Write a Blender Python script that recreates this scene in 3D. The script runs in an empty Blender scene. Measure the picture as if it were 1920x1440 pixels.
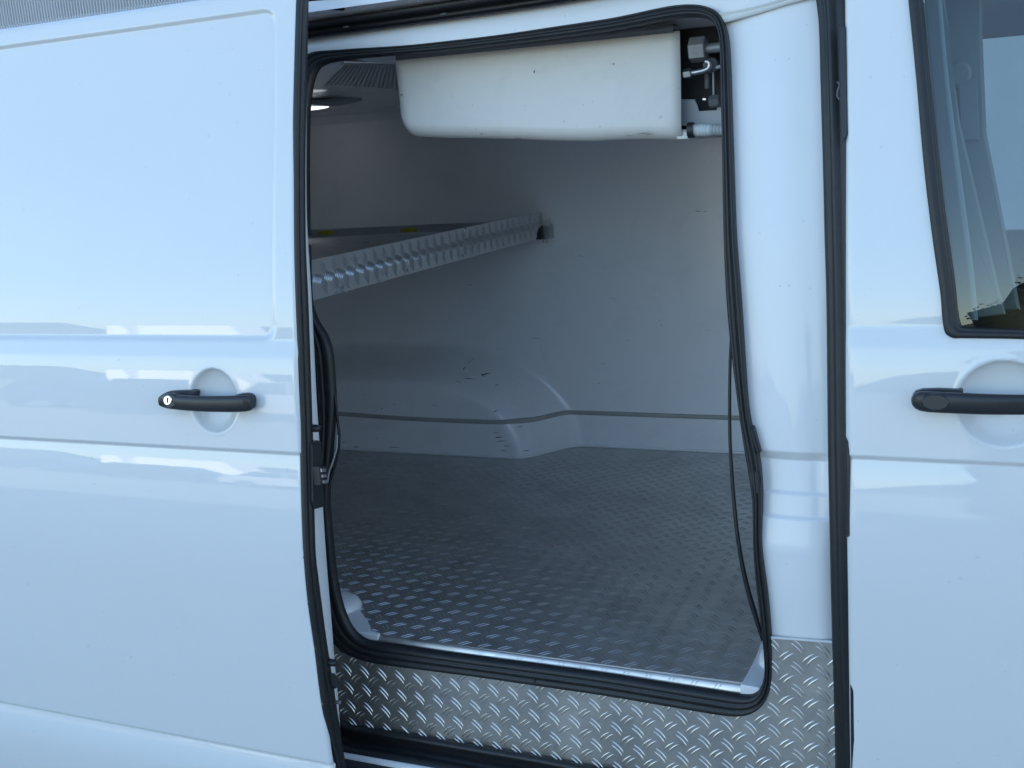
import bpy, bmesh, math, random
import numpy as np
from mathutils import Vector, Matrix
random.seed(7); rng = np.random.default_rng(7)
R = math.radians
sc = bpy.context.scene
col = sc.collection

# ------------------------------------------------------------------ camera, sky, sun, exposure
EYE = 1.75                      # camera height above the ground
FPX = 2000.0                    # focal length in photo pixels (photo 1920 x 1440)
ex = np.array([0.91994134, 0.02153054, -0.3914644])     # along the van, in camera axes (right, down, forward)
ey = np.array([0.38617522, -0.22205625, 0.89529868])    # into the van
ez = np.array([-0.06765085, -0.97479611, -0.21259328])  # up
M3 = np.array([ex, ey, ez])
cam_d = bpy.data.cameras.new("camera"); cam = bpy.data.objects.new("camera", cam_d); col.objects.link(cam)
cr, cu, cb = M3[:, 0], -M3[:, 1], -M3[:, 2]
cam.matrix_world = Matrix(((cr[0], cu[0], cb[0], 0), (cr[1], cu[1], cb[1], 0), (cr[2], cu[2], cb[2], EYE), (0, 0, 0, 1)))
cam_d.sensor_width = 36.0; cam_d.lens = 36.0 * FPX / 1920.0
cam_d.clip_start = 0.02; cam_d.clip_end = 3000
sc.camera = cam

SUN_EL, SUN_AZ = R(19), R(25)   # sun low behind the van
world = bpy.data.worlds.new("World"); sc.world = world; world.use_nodes = True
wn = world.node_tree; wn.nodes.clear()
wo = wn.nodes.new("ShaderNodeOutputWorld"); wb = wn.nodes.new("ShaderNodeBackground"); ws = wn.nodes.new("ShaderNodeTexSky")
ws.sky_type = 'NISHITA'; ws.sun_disc = False; ws.sun_elevation = SUN_EL; ws.sun_rotation = SUN_AZ
ws.air_density = 1.0; ws.dust_density = 0.5; ws.ozone_density = 1.7; ws.altitude = 50
wb.inputs[1].default_value = 0.08
wn.links.new(ws.outputs[0], wb.inputs[0]); wn.links.new(wb.outputs[0], wo.inputs[0])
sd = bpy.data.lights.new("sun", 'SUN'); sun = bpy.data.objects.new("sun", sd); col.objects.link(sun)
sd.energy = 4.5; sd.angle = R(0.5); sd.color = (1.0, 0.90, 0.76)
sv = Vector((math.sin(SUN_AZ) * math.cos(SUN_EL), math.cos(SUN_AZ) * math.cos(SUN_EL), math.sin(SUN_EL)))
sun.rotation_euler = sv.to_track_quat('Z', 'Y').to_euler()
sc.view_settings.view_transform = 'Standard'; sc.view_settings.look = 'None'
sc.view_settings.exposure = 2.62; sc.view_settings.gamma = 1.0
sc.cycles.use_denoising = True
sc.cycles.max_bounces = 10; sc.cycles.diffuse_bounces = 6; sc.cycles.glossy_bounces = 6
sc.cycles.transparent_max_bounces = 12

# ------------------------------------------------------------------ photo pixel -> point on a real surface (camera-relative metres)
def ray(p): return M3 @ np.array([p[0] - 960.0, p[1] - 720.0, FPX])
def oX(p, x): r = ray(p); return r * (x / r[0])
def oY(p, y): r = ray(p); return r * (y / r[1])
def oZ(p, z): r = ray(p); return r * (z / r[2])
def oF(p, fn):
    r = ray(p); y = 2.0
    for _ in range(40):
        q = r * (y / r[1]); y = 0.5 * y + 0.5 * float(fn(q[0], q[2]))
    return r * (y / r[1])
def sstep(a, b, x):
    t = np.clip((np.asarray(x, float) - a) / (b - a), 0, 1); return t * t * (3 - 2 * t)

# ------------------------------------------------------------------ scene helpers
def loc_of(o):
    v = Vector((0, 0, 0))
    while o is not None: v += o.location; o = o.parent
    return v
def mk(name, verts, faces, mat, parent=None, smooth=True, label=None, loc=None):
    """one mesh object; verts are camera-relative metres"""
    v = np.asarray(verts, float).reshape(-1, 3) + np.array([0, 0, EYE])
    base = loc_of(parent)
    if parent is None and loc is not None: base = Vector(loc)
    me = bpy.data.meshes.new(name)
    me.from_pydata([tuple(a) for a in (v - np.array(base))], [], [tuple(f) for f in faces])
    me.materials.append(mat)
    if smooth: me.polygons.foreach_set("use_smooth", [True] * len(me.polygons))
    me.update()
    o = bpy.data.objects.new(name, me); col.objects.link(o)
    if parent is not None: o.parent = parent
    elif loc is not None: o.location = loc
    if label: o["label"] = label
    return o
def thing(name, label, cat, loc, group=None):
    o = bpy.data.objects.new(name, None); col.objects.link(o); o.location = loc
    o.empty_display_size = 0.2; o["label"] = label; o["category"] = cat
    if group: o["group"] = group
    return o
def tag(o, label, cat, group=None):
    o["label"] = label; o["category"] = cat
    if group: o["group"] = group
    return o
def structure(o): o["kind"] = "structure"; return o

def grid_faces(nu, nv, closed_u=False):
    f = []
    for i in range(nu if closed_u else nu - 1):
        a = i * nv; b = ((i + 1) % nu) * nv
        for j in range(nv - 1): f.append((a + j, b + j, b + j + 1, a + j + 1))
    return f
def clean(a):
    a = np.sort(np.asarray(a)); return a[np.concatenate([[True], np.diff(a) > 4e-4])]
class MB:
    def __init__(s): s.v = []; s.f = []
    def add(s, v, f):
        k = len(s.v); s.v += [tuple(map(float, q)) for q in v]; s.f += [tuple(i + k for i in g) for g in f]; return s
    def box(s, a, b):
        (x0, y0, z0), (x1, y1, z1) = a, b
        v = [(x0, y0, z0), (x1, y0, z0), (x1, y1, z0), (x0, y1, z0), (x0, y0, z1), (x1, y0, z1), (x1, y1, z1), (x0, y1, z1)]
        return s.add(v, [(3, 2, 1, 0), (4, 5, 6, 7), (0, 1, 5, 4), (1, 2, 6, 5), (2, 3, 7, 6), (3, 0, 4, 7)])
    def tube(s, pts, r, n=14, cap=True):
        pts = [np.array(p, float) for p in pts]; rr = r if hasattr(r, '__len__') else [r] * len(pts)
        v = []; up = np.array([0.13, 0.31, 0.94])
        for i, p in enumerate(pts):
            t = pts[min(i + 1, len(pts) - 1)] - pts[max(i - 1, 0)]; t = t / (np.linalg.norm(t) + 1e-9)
            a = np.cross(t, up); a /= np.linalg.norm(a); b = np.cross(t, a)
            for k in range(n):
                w = 2 * math.pi * k / n; v.append(p + rr[i] * (math.cos(w) * a + math.sin(w) * b))
        f = []
        for i in range(len(pts) - 1):
            for k in range(n): f.append((i * n + k, i * n + (k + 1) % n, (i + 1) * n + (k + 1) % n, (i + 1) * n + k))
        if cap: f.append(tuple(range(n - 1, -1, -1))); f.append(tuple((len(pts) - 1) * n + k for k in range(n)))
        return s.add(v, f)
    def prism(s, poly, d, bev=0.0):
        """polygon of 3-D points, extruded by vector d (poly is the front)"""
        n = len(poly); P = [np.array(p, float) for p in poly]; d = np.array(d, float)
        if bev > 0:
            c = sum(P) / n; dn = d / np.linalg.norm(d)
            Q = []
            for i in range(n):
                e0 = P[i] - P[i - 1]; e1 = P[(i + 1) % n] - P[i]
                n0 = np.cross(dn, e0); n1 = np.cross(dn, e1)
                m = n0 / (np.linalg.norm(n0) + 1e-9) + n1 / (np.linalg.norm(n1) + 1e-9)
                if np.dot(m, c - P[i]) < 0: m = -m
                Q.append(P[i] + bev * m / (np.linalg.norm(m) + 1e-9))
            v = Q + [p + dn * bev for p in P] + [p + d for p in P]
            f = [tuple(range(n))] + [(i, n + i, n + (i + 1) % n, (i + 1) % n) for i in range(n)] + [(n + i, 2 * n + i, 2 * n + (i + 1) % n, n + (i + 1) % n) for i in range(n)] + [tuple(range(3 * n - 1, 2 * n - 1, -1))]
        else:
            v = P + [p + d for p in P]
            f = [tuple(range(n)), tuple(range(2 * n - 1, n - 1, -1))] + [(i, n + i, n + (i + 1) % n, (i + 1) % n) for i in range(n)]
        return s.add(v, f)
    def build(s, name, mat, parent=None, smooth=False, label=None, loc=None, fix=True):
        o = mk(name, s.v, s.f, mat, parent, smooth, label, loc)
        if fix:
            bm = bmesh.new(); bm.from_mesh(o.data); bmesh.ops.recalc_face_normals(bm, faces=bm.faces); bm.to_mesh(o.data); bm.free()
        if smooth == 'auto':
            o.data.polygons.foreach_set("use_smooth", [True] * len(o.data.polygons)); o.data.set_sharp_from_angle(angle=R(35))
        return o

def smooth_poly(P, n, tens=True):
    P = np.asarray(P, float)
    if len(P) > 2 and tens:
        out = []
        Q = np.vstack([2 * P[0] - P[1], P, 2 * P[-1] - P[-2]])
        for i in range(1, len(Q) - 2):
            p0, p1, p2, p3 = Q[i - 1], Q[i], Q[i + 1], Q[i + 2]
            # centripetal-ish Catmull-Rom with clamped tangents
            d1 = np.linalg.norm(p1 - p0) + 1e-9; d2 = np.linalg.norm(p2 - p1) + 1e-9; d3 = np.linalg.norm(p3 - p2) + 1e-9
            m1 = (p2 - p0) / (d1 + d2) * d2; m2 = (p3 - p1) / (d2 + d3) * d2
            for t in np.linspace(0, 1, 10, endpoint=False):
                h = ((2 * t**3 - 3 * t**2 + 1), (t**3 - 2 * t**2 + t), (-2 * t**3 + 3 * t**2), (t**3 - t**2))
                out.append(h[0] * p1 + h[1] * m1 + h[2] * p2 + h[3] * m2)
        out.append(P[-1]); P = np.array(out)
    s = np.concatenate([[0], np.cumsum(np.linalg.norm(np.diff(P, axis=0), axis=1))])
    t = np.linspace(0, s[-1], n)
    return np.stack([np.interp(t, s, P[:, k]) for k in range(3)], 1)

def loft(A, B, prof, n=80, curve=True, toward=(0, -1, 0), pair=False):
    """ribbon from polyline A to polyline B with a raised cross-section; returns verts, faces"""
    if not pair: A = smooth_poly(A, n, curve); B = smooth_poly(B, n, curve)
    else:
        A = smooth_poly(A, n, curve); B = smooth_poly(B, n, curve)
    mid = (A + B) / 2; T = np.gradient(mid, axis=0); W = B - A
    N = np.cross(T, W); N /= (np.linalg.norm(N, axis=1, keepdims=True) + 1e-9)
    N *= np.sign(N @ np.array(toward))[:, None]
    v = []
    for i in range(n):
        for (t, h) in prof: v.append(A[i] + W[i] * t + N[i] * h)
    return v, grid_faces(n, len(prof))

# ------------------------------------------------------------------ materials
def nodes(m): m.use_nodes = True; return m.node_tree.nodes, m.node_tree.links
def mat(name, color, rough=0.5, metal=0.0, coat=0.0, noise=0.0, nscale=20.0, bump=0.0, bscale=200.0, spec=0.5,
        dirt=0.0, dcol=(0.05, 0.05, 0.05), dscale=9.0, rvar=0.0, specks=0.0, wave=None):
    m = bpy.data.materials.new(name); n, l = nodes(m); b = n["Principled BSDF"]
    b.inputs["Base Color"].default_value = (*color, 1); b.inputs["Roughness"].default_value = rough
    b.inputs["Metallic"].default_value = metal; b.inputs["Coat Weight"].default_value = coat
    b.inputs["Coat Roughness"].default_value = 0.02; b.inputs["Specular IOR Level"].default_value = spec
    tc = n.new("ShaderNodeTexCoord"); src = None
    def tex(scale, detail=4, rough_=0.6, dist=0.0):
        t = n.new("ShaderNodeTexNoise"); t.inputs["Scale"].default_value = scale; t.inputs["Detail"].default_value = detail
        t.inputs["Roughness"].default_value = rough_; t.inputs["Distortion"].default_value = dist
        l.new(tc.outputs["Object"], t.inputs["Vector"]); return t
    cur = None
    def mixcol(fac_out, c2):
        nonlocal cur
        mx = n.new("ShaderNodeMix"); mx.data_type = 'RGBA'
        l.new(fac_out, mx.inputs[0])
        if cur is None: mx.inputs[6].default_value = (*color, 1)
        else: l.new(cur, mx.inputs[6])
        mx.inputs[7].default_value = (*c2, 1); cur = mx.outputs[2]
    def ramp(out, a, bb, lo=0.0, hi=1.0):
        r = n.new("ShaderNodeMapRange"); r.inputs[1].default_value = a; r.inputs[2].default_value = bb
        r.inputs[3].default_value = lo; r.inputs[4].default_value = hi; l.new(out, r.inputs[0]); return r.outputs[0]
    if noise: mixcol(ramp(tex(nscale).outputs[0], 0.35, 0.7, 0, noise), tuple(c * 0.45 for c in color))
    if dirt: mixcol(ramp(tex(dscale, 8, 0.7, 1.5).outputs[0], 0.5, 0.75, 0, dirt), dcol)
    if specks: mixcol(ramp(tex(70.0, 2, 0.5).outputs[0], 0.735, 0.76, 0, specks), (0.06, 0.06, 0.06))
    if cur is not None: l.new(cur, b.inputs["Base Color"])
    if rvar:
        l.new(ramp(tex(nscale * 0.7, 5).outputs[0], 0.3, 0.7, rough - rvar, rough + rvar), b.inputs["Roughness"])
    if bump:
        bp = n.new("ShaderNodeBump"); bp.inputs["Strength"].default_value = bump; bp.inputs["Distance"].default_value = 0.001
        l.new(tex(bscale, 3).outputs[0], bp.inputs["Height"]); l.new(bp.outputs[0], b.inputs["Normal"])
        if coat: l.new(bp.outputs[0], b.inputs["Coat Normal"])
    return m
paint = mat("white_gloss_paint", (0.685, 0.695, 0.695), 0.35, coat=1.0, bump=0.012, bscale=45, specks=0.12, spec=0.2, dirt=0.05, dcol=(0.5, 0.5, 0.5), dscale=3)
paint_in = mat("white_jamb_paint", (0.73, 0.738, 0.742), 0.4, coat=0.35, bump=0.03, bscale=70, specks=0.2)
lining = mat("white_grp_lining", (0.83, 0.83, 0.845), 0.22, coat=0.25, bump=0.1, bscale=40, dirt=0.16, dcol=(0.45, 0.45, 0.44), dscale=4, specks=0.3)
rubber = mat("black_rubber", (0.012, 0.013, 0.015), 0.48, noise=0.4, nscale=30, dirt=0.2, dcol=(0.05, 0.05, 0.052), dscale=25, bump=0.15, bscale=150)
plastic = mat("black_plastic", (0.018, 0.019, 0.022), 0.38, bump=0.06, bscale=900, spec=0.5)
dark = mat("dark_cavity_metal", (0.02, 0.021, 0.023), 0.6)
alu = mat("worn_aluminium", (0.62, 0.59, 0.545), 0.37, metal=0.9, noise=0.28, nscale=12, dirt=0.3, dcol=(0.22, 0.21, 0.19), dscale=14, rvar=0.10, bump=0.08, bscale=90)
alu_floor = mat("scuffed_floor_aluminium", (0.62, 0.62, 0.62), 0.40, metal=0.9, noise=0.3, nscale=7, dirt=0.32, dcol=(0.12, 0.12, 0.12), dscale=6, rvar=0.12, bump=0.1, bscale=110)
alu_bar = mat("polished_bar_aluminium", (0.68, 0.66, 0.62), 0.33, metal=0.95, noise=0.2, nscale=30)
floor_bar = mat("polished_floor_bar", (0.68, 0.68, 0.68), 0.33, metal=0.95, noise=0.35, nscale=9)
alu_bright = mat("bright_aluminium", (0.72, 0.72, 0.71), 0.28, metal=0.9, noise=0.2, nscale=40, bump=0.08, bscale=200)
alu_shelf = mat("shelf_aluminium", (0.56, 0.57, 0.585), 0.32, metal=0.92, noise=0.2, nscale=14, rvar=0.06)
steel = mat("galvanised_steel", (0.45, 0.46, 0.47), 0.35, metal=1.0, noise=0.3, nscale=50)
cream = mat("cream_cover_plastic", (0.64, 0.61, 0.56), 0.45, bump=0.12, bscale=300, dirt=0.22, dcol=(0.42, 0.40, 0.35), dscale=7, specks=0.22)
greyp = mat("grey_plastic", (0.36, 0.38, 0.39), 0.5, bump=0.1, bscale=300)
slat_m = mat("grille_grey", (0.26, 0.27, 0.28), 0.5)
darkgrey = mat("dark_grey_plastic", (0.09, 0.095, 0.10), 0.5)
bead_m = mat("grey_sealant", (0.40, 0.40, 0.38), 0.55, noise=0.3, nscale=18)
chrome = mat("lock_metal", (0.75, 0.75, 0.74), 0.25, metal=1.0)
yellow = mat("yellow_tape", (0.42, 0.36, 0.03), 0.5, noise=0.5, nscale=60)
trim = mat("light_cab_trim", (0.30, 0.30, 0.295), 0.75, bump=0.1, bscale=400)
fabric = mat("black_fabric", (0.015, 0.015, 0.017), 0.9, bump=0.4, bscale=300)
corr = mat("grey_sheet_steel", (0.42, 0.44, 0.46), 0.5, noise=0.15, nscale=2)
lamp_m = bpy.data.materials.new("lit_lamp_lens"); n_, l_ = nodes(lamp_m)
n_["Principled BSDF"].inputs["Base Color"].default_value = (0.8, 0.8, 0.8, 1)
n_["Principled BSDF"].inputs["Emission Color"].default_value = (0.86, 0.93, 1, 1); n_["Principled BSDF"].inputs["Emission Strength"].default_value = 0.3
glass = bpy.data.materials.new("tinted_glass"); n_, l_ = nodes(glass); n_.remove(n_["Principled BSDF"])
g_t = n_.new("ShaderNodeBsdfTransparent"); g_t.inputs[0].default_value = (0.46, 0.56, 0.56, 1)
g_g = n_.new("ShaderNodeBsdfGlossy"); g_g.inputs["Roughness"].default_value = 0.0
g_f = n_.new("ShaderNodeFresnel"); g_f.inputs[0].default_value = 1.75
g_b = n_.new("ShaderNodeNewGeometry"); g_m = n_.new("ShaderNodeMath"); g_m.operation = 'SUBTRACT'; g_m.inputs[0].default_value = 1.0
g_m2 = n_.new("ShaderNodeMath"); g_m2.operation = 'MULTIPLY'; g_x = n_.new("ShaderNodeMixShader")
l_.new(g_b.outputs["Backfacing"], g_m.inputs[1]); l_.new(g_m.outputs[0], g_m2.inputs[0]); l_.new(g_f.outputs[0], g_m2.inputs[1])
l_.new(g_m2.outputs[0], g_x.inputs[0]); l_.new(g_t.outputs[0], g_x.inputs[1]); l_.new(g_g.outputs[0], g_x.inputs[2])
l_.new(g_x.outputs[0], n_["Material Output"].inputs[0])

# ------------------------------------------------------------------ body section (depth as a function of height), slopes integrated
SL = [(.60, .34), (.36, .25), (.10, .24), (-.05, .19), (-.20, .165), (-.30, .125), (-.347, .095), (-.352, .10), (-.358, .30), (-.385, .30), (-.393, .16),
      (-.44, .122), (-.50, .112), (-.578, .10), (-.60, .21), (-.64, .175), (-.70, .125), (-.80, .06), (-.9, .0), (-1.1, -.02), (-1.27, -.04), (-1.312, -.04),
      (-1.318, .34), (-1.35, .25), (-1.40, .0), (-1.5, -.12), (-1.7, -.2)]
SL = SL[::-1]
zt = np.arange(-1.62, .52, .001); st = np.interp(zt, [a for a, _ in SL], [b for _, b in SL])
yt = np.concatenate([[0], np.cumsum((st[1:] + st[:-1]) * .0005)])
yt = yt - np.interp(-.9, zt, yt) + 1.776
# two pressed steps that face down: the upper side stands proud
yt = yt + 0.007 * (1 - sstep(-.5965, -.5855, zt)) - 0.0035
yt = yt + 0.008 * (1 - sstep(-1.316, -1.303, zt)) - 0.0
def Yd(z): return np.interp(z, zt, yt)
SHIFT = 0.165
def Yc(z): return Yd(z) + SHIFT
def fd(x, z): return Yd(z)
def fc(x, z): return Yc(z)
JT = [(-1.7, 2.06), (-1.3, 2.033), (-1.0, 2.028), (-.8, 2.032), (-.6, 2.058), (-.4, 2.085), (-.18, 2.112), (.085, 2.155), (.334, 2.212), (.5, 2.25)]
def Yj(z): return np.interp(z, [a for a, _ in JT], [b for _, b in JT])
def fj(x, z): return Yj(z)

van = thing("cargo_van", "white panel van with its sliding side door open on a refrigerated cargo bay", "van", (-0.9, 2.9, 0))

# ------------------------------------------------------------------ sliding door
EDGE_X = -1.285
def rrect_inside(x, z, x1f, z0, z1, r):
    """signed distance (positive inside) of a panel open to the left, right edge x1f(z), bottom z0, top z1, corner radius r"""
    dx = (x1f - x); dz = np.minimum(z - z0, z1 - z)
    ax = np.clip(r - dx, 0, None); az = np.clip(r - dz, 0, None)
    return np.where((dx < r) & (dz < r), r - np.sqrt(ax**2 + az**2), np.minimum(dx, dz))
circL = oF((401, 751.5), fd); rzL = 0.0695; rxL = 0.5 * (oF((444.5, 752), fd)[0] - oF((357.5, 752), fd)[0])
def skin(x, z, base, cx, cz, rx, rz, depth=0.024):
    y = base(z)
    r = np.sqrt(((x - cx) / rx) ** 2 + ((z - cz) / rz) ** 2)
    dish = np.sqrt(np.clip(1 - (np.clip(r, 0, 1)) ** 2.6, 0, 1)) * depth
    y = y + dish * sstep(1.0, 0.965, r)
    # faint press line around the dish
    y = y - 0.0004 * np.exp(-((r - 1.05) / 0.05) ** 2)
    return y
xs = np.concatenate([np.arange(-2.45, -1.72, .012), np.arange(-1.72, EDGE_X - .012, .004), np.linspace(EDGE_X - .012, EDGE_X, 8)])
zs = np.concatenate([np.arange(-1.56, -1.33, .008), np.arange(-1.33, -1.295, .0015), np.arange(-1.295, -.66, .008), np.arange(-.66, -.61, .003), np.arange(-.61, -.575, .0012),
                     np.arange(-.575, -.335, .003), np.arange(-.335, .28, .006), np.arange(.28, .308, .003), np.arange(.308, .335, .0015), np.arange(.335, .366, .0025)])
zs = clean(zs)
XX, ZZ = np.meshgrid(xs, zs, indexing='ij')
YY = skin(XX, ZZ, Yd, circL[0], circL[2], rxL, rzL)
x1 = np.interp(ZZ, [-.36, -.18, .085, .3], [-1.343, -1.338, -1.333, -1.341])
sdist = rrect_inside(XX, ZZ, x1, -.352, .3215, .030)
YY = YY + 0.0085 * sstep(-.0060, .0055, sdist)
# rounded front hem
t = np.clip((XX - (EDGE_X - .009)) / .009, 0, 1); YY = YY + .009 * (1 - np.sqrt(np.clip(1 - t * t * .98, 0, 1)))
# rounded top
t = np.clip((ZZ - .350) / .016, 0, 1); YY = YY + .014 * (1 - np.sqrt(np.clip(1 - t * t * .97, 0, 1)))
V = np.stack([XX, YY, ZZ], -1).reshape(-1, 3)
F = grid_faces(len(xs), len(zs))
# hidden back skin gives the door its thickness
nb = len(V)
V2 = [(-2.45, Yd(z) + .03, z) for z in zs[::6]] + [(EDGE_X - .004, Yd(z) + .03, z) for z in zs[::6]]
k = len(zs[::6]); F2 = [(nb + j, nb + k + j, nb + k + j + 1, nb + j + 1) for j in range(k - 1)]
sdoor = mk("sliding_door", np.vstack([V, np.array(V2)]), F + F2, paint, van, label="open white sliding door slid back along the left side")

# edge seal, front face of the door
EL = [(560, -40), (558, 0), (555, 100), (552, 233), (552, 367), (553, 480), (555, 560), (559, 657), (563.5, 786), (566, 883), (568, 960), (572, 1047), (580, 1133), (592, 1217), (605, 1320), (617, 1377), (633, 1440), (655, 1510)]
ER = [(578, -40), (577, 0), (575, 100), (573, 200), (571, 300), (571, 400), (572.5, 480), (576.5, 560), (581, 689), (586, 851), (589, 1000), (591, 1045), (597, 1093), (610, 1193), (623, 1277), (633, 1343), (648, 1440), (668, 1510)]
A = [oX(p, EDGE_X) for p in EL]; B = [oX(p, EDGE_X + .004) for p in ER]
rib = [(0, -.004), (0, .002), (.08, .006), (.2, .0075), (.34, .006), (.40, .003), (.46, .0055), (.62, .008), (.78, .0075), (.92, .005), (1, .001), (1, -.006)]
v, f = loft(A, B, rib, 120, toward=(1, 0, 0))
mk("edge_seal", v, f, rubber, sdoor)
WR = [(578, -40), (577, 0), (576, 150), (575, 300), (576, 400), (578, 441), (585, 550), (595.5, 750), (600, 816), (608, 951), (614, 1045), (623, 1160), (628, 1232), (634, 1300), (640, 1400), (648, 1470)]
A = [oX(p, EDGE_X) + np.array([0, -.006, 0]) for p in ER]; B = [oX(p, EDGE_X) for p in WR]
v, f = loft(A, B, [(0, -.002), (0.3, 0), (.9, 0), (.97, -.002), (1, -.006), (1.02, -.03)], 90, toward=(1, 0, 0))
mk("edge_panel", v, f, paint_in, sdoor)

# handle on the sliding door
def handle(parent, base, pts, lockpx=None, plates=(), grip_off=0.034, facet=None):
    """pts: list of (px, ytop, ybot) along the grip"""
    secs = []
    n = len(pts)
    for i, (px, yt_, yb_) in enumerate(pts):
        u = i / (n - 1)
        off = grip_off * (0.45 + 0.55 * math.sin(math.pi * min(max(u * 1.04, 0), 1)))
        f_ = lambda x, z: base(z) - off
        a = oF((px, yt_), f_); b = oF((px, yb_), f_); secs.append((a, b))
    v = []; m = 20
    for i, (a, b) in enumerate(secs):
        c = (a + b) / 2; h = (a[2] - b[2]) / 2; u = i / (n - 1)
        e = math.sin(math.acos(max(-1, min(1, 1 - 2 * min(u, 1 - u) * 6)))) if min(u, 1 - u) * 6 < 1 else 1
        d = 0.011 * max(e, .25)
        for k in range(m):
            w = 2 * math.pi * k / m; cw, sw = math.cos(w), math.sin(w)
            v.append((c[0], c[1] - math.copysign(abs(cw) ** .75, cw) * d, c[2] + math.copysign(abs(sw) ** .8, sw) * h))
    f = []
    for i in range(n - 1):
        for k in range(m): f.append((i * m + k, i * m + (k + 1) % m, (i + 1) * m + (k + 1) % m, (i + 1) * m + k))
    f.append(tuple(range(m))); f.append(tuple((n - 1) * m + k for k in range(m)))
    mb = MB().add(v, f)
    for poly, d0, d1 in plates:
        P = [oF(p, lambda x, z: base(z) - d0) for p in poly]
        mb.prism(P, (0, d1, 0), .003)
    return mb.build("door_handle", plastic, parent, smooth='auto')
def oval(cx, cy, rx, ry, n=20, rot=0):
    return [(cx + rx * math.cos(2 * math.pi * k / n) * math.cos(rot) - ry * math.sin(2 * math.pi * k / n) * math.sin(rot),
             cy + rx * math.cos(2 * math.pi * k / n) * math.sin(rot) + ry * math.sin(2 * math.pi * k / n) * math.cos(rot)) for k in range(n)]
pl1 = [(300, 751), (301.5, 744), (306, 738), (314, 734.5), (330, 733.5), (352, 733), (361, 735.5), (362, 739), (358, 766), (335, 767.5), (312, 765), (303, 759)]
pl2 = [(438, 742), (447, 739.5), (458, 738.5), (466, 740), (471, 744), (473, 752), (472, 763), (466, 769), (455, 771), (440, 770)]
handle(sdoor, Yd, [(300.5, 747, 756), (303, 741.5, 761.5), (308, 738, 765), (316, 737.5, 766.5), (326, 739, 767.5), (345, 740.5, 769.5), (370, 741.7, 771.5), (400, 742, 772.5), (430, 741.6, 773), (450, 740.5, 772.6), (462, 740.5, 771.5), (469, 742, 769.5), (474, 746, 765.5), (476.5, 752, 760)],
       plates=[(pl1, .014, .024), (pl2, .014, .024)])
lk = oF((313.6, 750.8), lambda x, z: Yd(z) - .0335)
ringP = [oF(p, lambda x, z: Yd(z) - .0425) for p in oval(319, 752, 13, 13.5, 24)]
MB().prism(ringP, (0, .012, 0), .003).build("lock_surround", plastic, sdoor, smooth='auto')
lockP = [oF(p, lambda x, z: Yd(z) - .0450) for p in oval(313.6, 750.8, 8.0, 9.2, 24)]
MB().prism(lockP, (0, .006, 0), .0015).build("lock_cylinder", chrome, sdoor, smooth='auto')
slotP = [oF(p, lambda x, z: Yd(z) - .0458) for p in [(312.6, 746), (315.4, 746.2), (314.6, 750), (314, 756.5), (312.4, 756.5)]]
MB().prism(slotP, (0, .004, 0)).build("key_slot", dark, sdoor)

# fittings on the front face of the door
def facepoly(px, d): return [oX(p, EDGE_X + d) for p in px]
MB().prism(facepoly([(585.5, 832), (597, 825.5), (602, 829), (606, 900), (608, 950), (590, 955), (587, 940)], .016), (-.016, 0, 0), .001).build("latch_block", plastic, sdoor)
MB().prism(facepoly([(599.5, 875), (612, 873), (614.5, 908), (602, 910)], .034), (-.02, 0, 0), .002).build("contact_block", plastic, sdoor)
for (cx, cy) in ((607.5, 882), (609, 893), (610.5, 903.5)):
    P = facepoly([(cx - 4.5, cy - 3.2), (cx + 3.6, cy - 3.5), (cx + 4, cy + 2.8), (cx - 4, cy + 3)], .037)
    MB().prism(P, (-.006, 0, 0), .001).build("contact_pin", chrome, sdoor)
for (cx, cy) in ((589.5, 803), (619.5, 1242)):
    c = oX((cx, cy), EDGE_X + .012)
    MB().tube([c + np.array([-.016, 0, 0]), c, c + np.array([.012, 0, 0]), c + np.array([.016, 0, 0])], [.008, .0085, .0075, .004], 16).build("bump_stop", rubber, sdoor, smooth='auto')
MB().prism(facepoly([(622, 1262), (630, 1263), (636, 1272), (639, 1277), (638, 1288), (630, 1292), (626, 1285)], .02), (-.02, 0, 0), .003).build("guide_bracket", plastic, sdoor)
c = oX((629, 1317), EDGE_X + .01)
MB().tube([c, c + np.array([.012, .0, .002])], .0045, 12).build("guide_pin", steel, sdoor, smooth='auto')
# small rust specks where the paint has chipped along the hem
for (cx, cy, r) in ((579, 1132, .003), (605, 1319, .003), (570, 1045, .0022), (591, 1215, .002)):
    c = oF((cx, cy), fd); MB().tube([c + np.array([0, .002, 0]), c + np.array([0, -.0012, 0]), c + np.array([0, -.0018, .0])], [r, r, r * .4], 9).build("rust_chip", mat("rust", (.20, .11, .03), .9) if "rust" not in bpy.data.materials else bpy.data.materials["rust"], sdoor)

# ------------------------------------------------------------------ cab door
circR = oF((1882, 757), fc); rzR = .0745; rxR = .0755
CX0 = -.190
def cab_x0(z): return np.interp(z, [-1.5, -1.25, -.85, -.56, -.36, .0, .25, .45], [-.186, -.192, -.196, -.202, -.205, -.210, -.218, -.228])
us = np.concatenate([np.linspace(0, .016, 9), np.arange(.020, .46, .004), np.arange(.46, 1.0, .03)])
zs2 = np.concatenate([np.arange(-1.56, -1.33, .01), np.arange(-1.33, -1.295, .002), np.arange(-1.295, -.61, .008), np.arange(-.61, -.575, .0014), np.arange(-.575, -.335, .0035), np.arange(-.335, .40, .008)])
us = clean(us); zs2 = clean(zs2)
UU, ZZ = np.meshgrid(us, zs2, indexing='ij'); XX = UU + cab_x0(ZZ)
YY = skin(XX, ZZ, Yc, circR[0], circR[2], rxR, rzR, .027)
t = np.clip(1 - UU / .015, 0, 1); YY = YY + .013 * (1 - np.sqrt(np.clip(1 - t * t * .99, 0, 1)))
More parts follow.
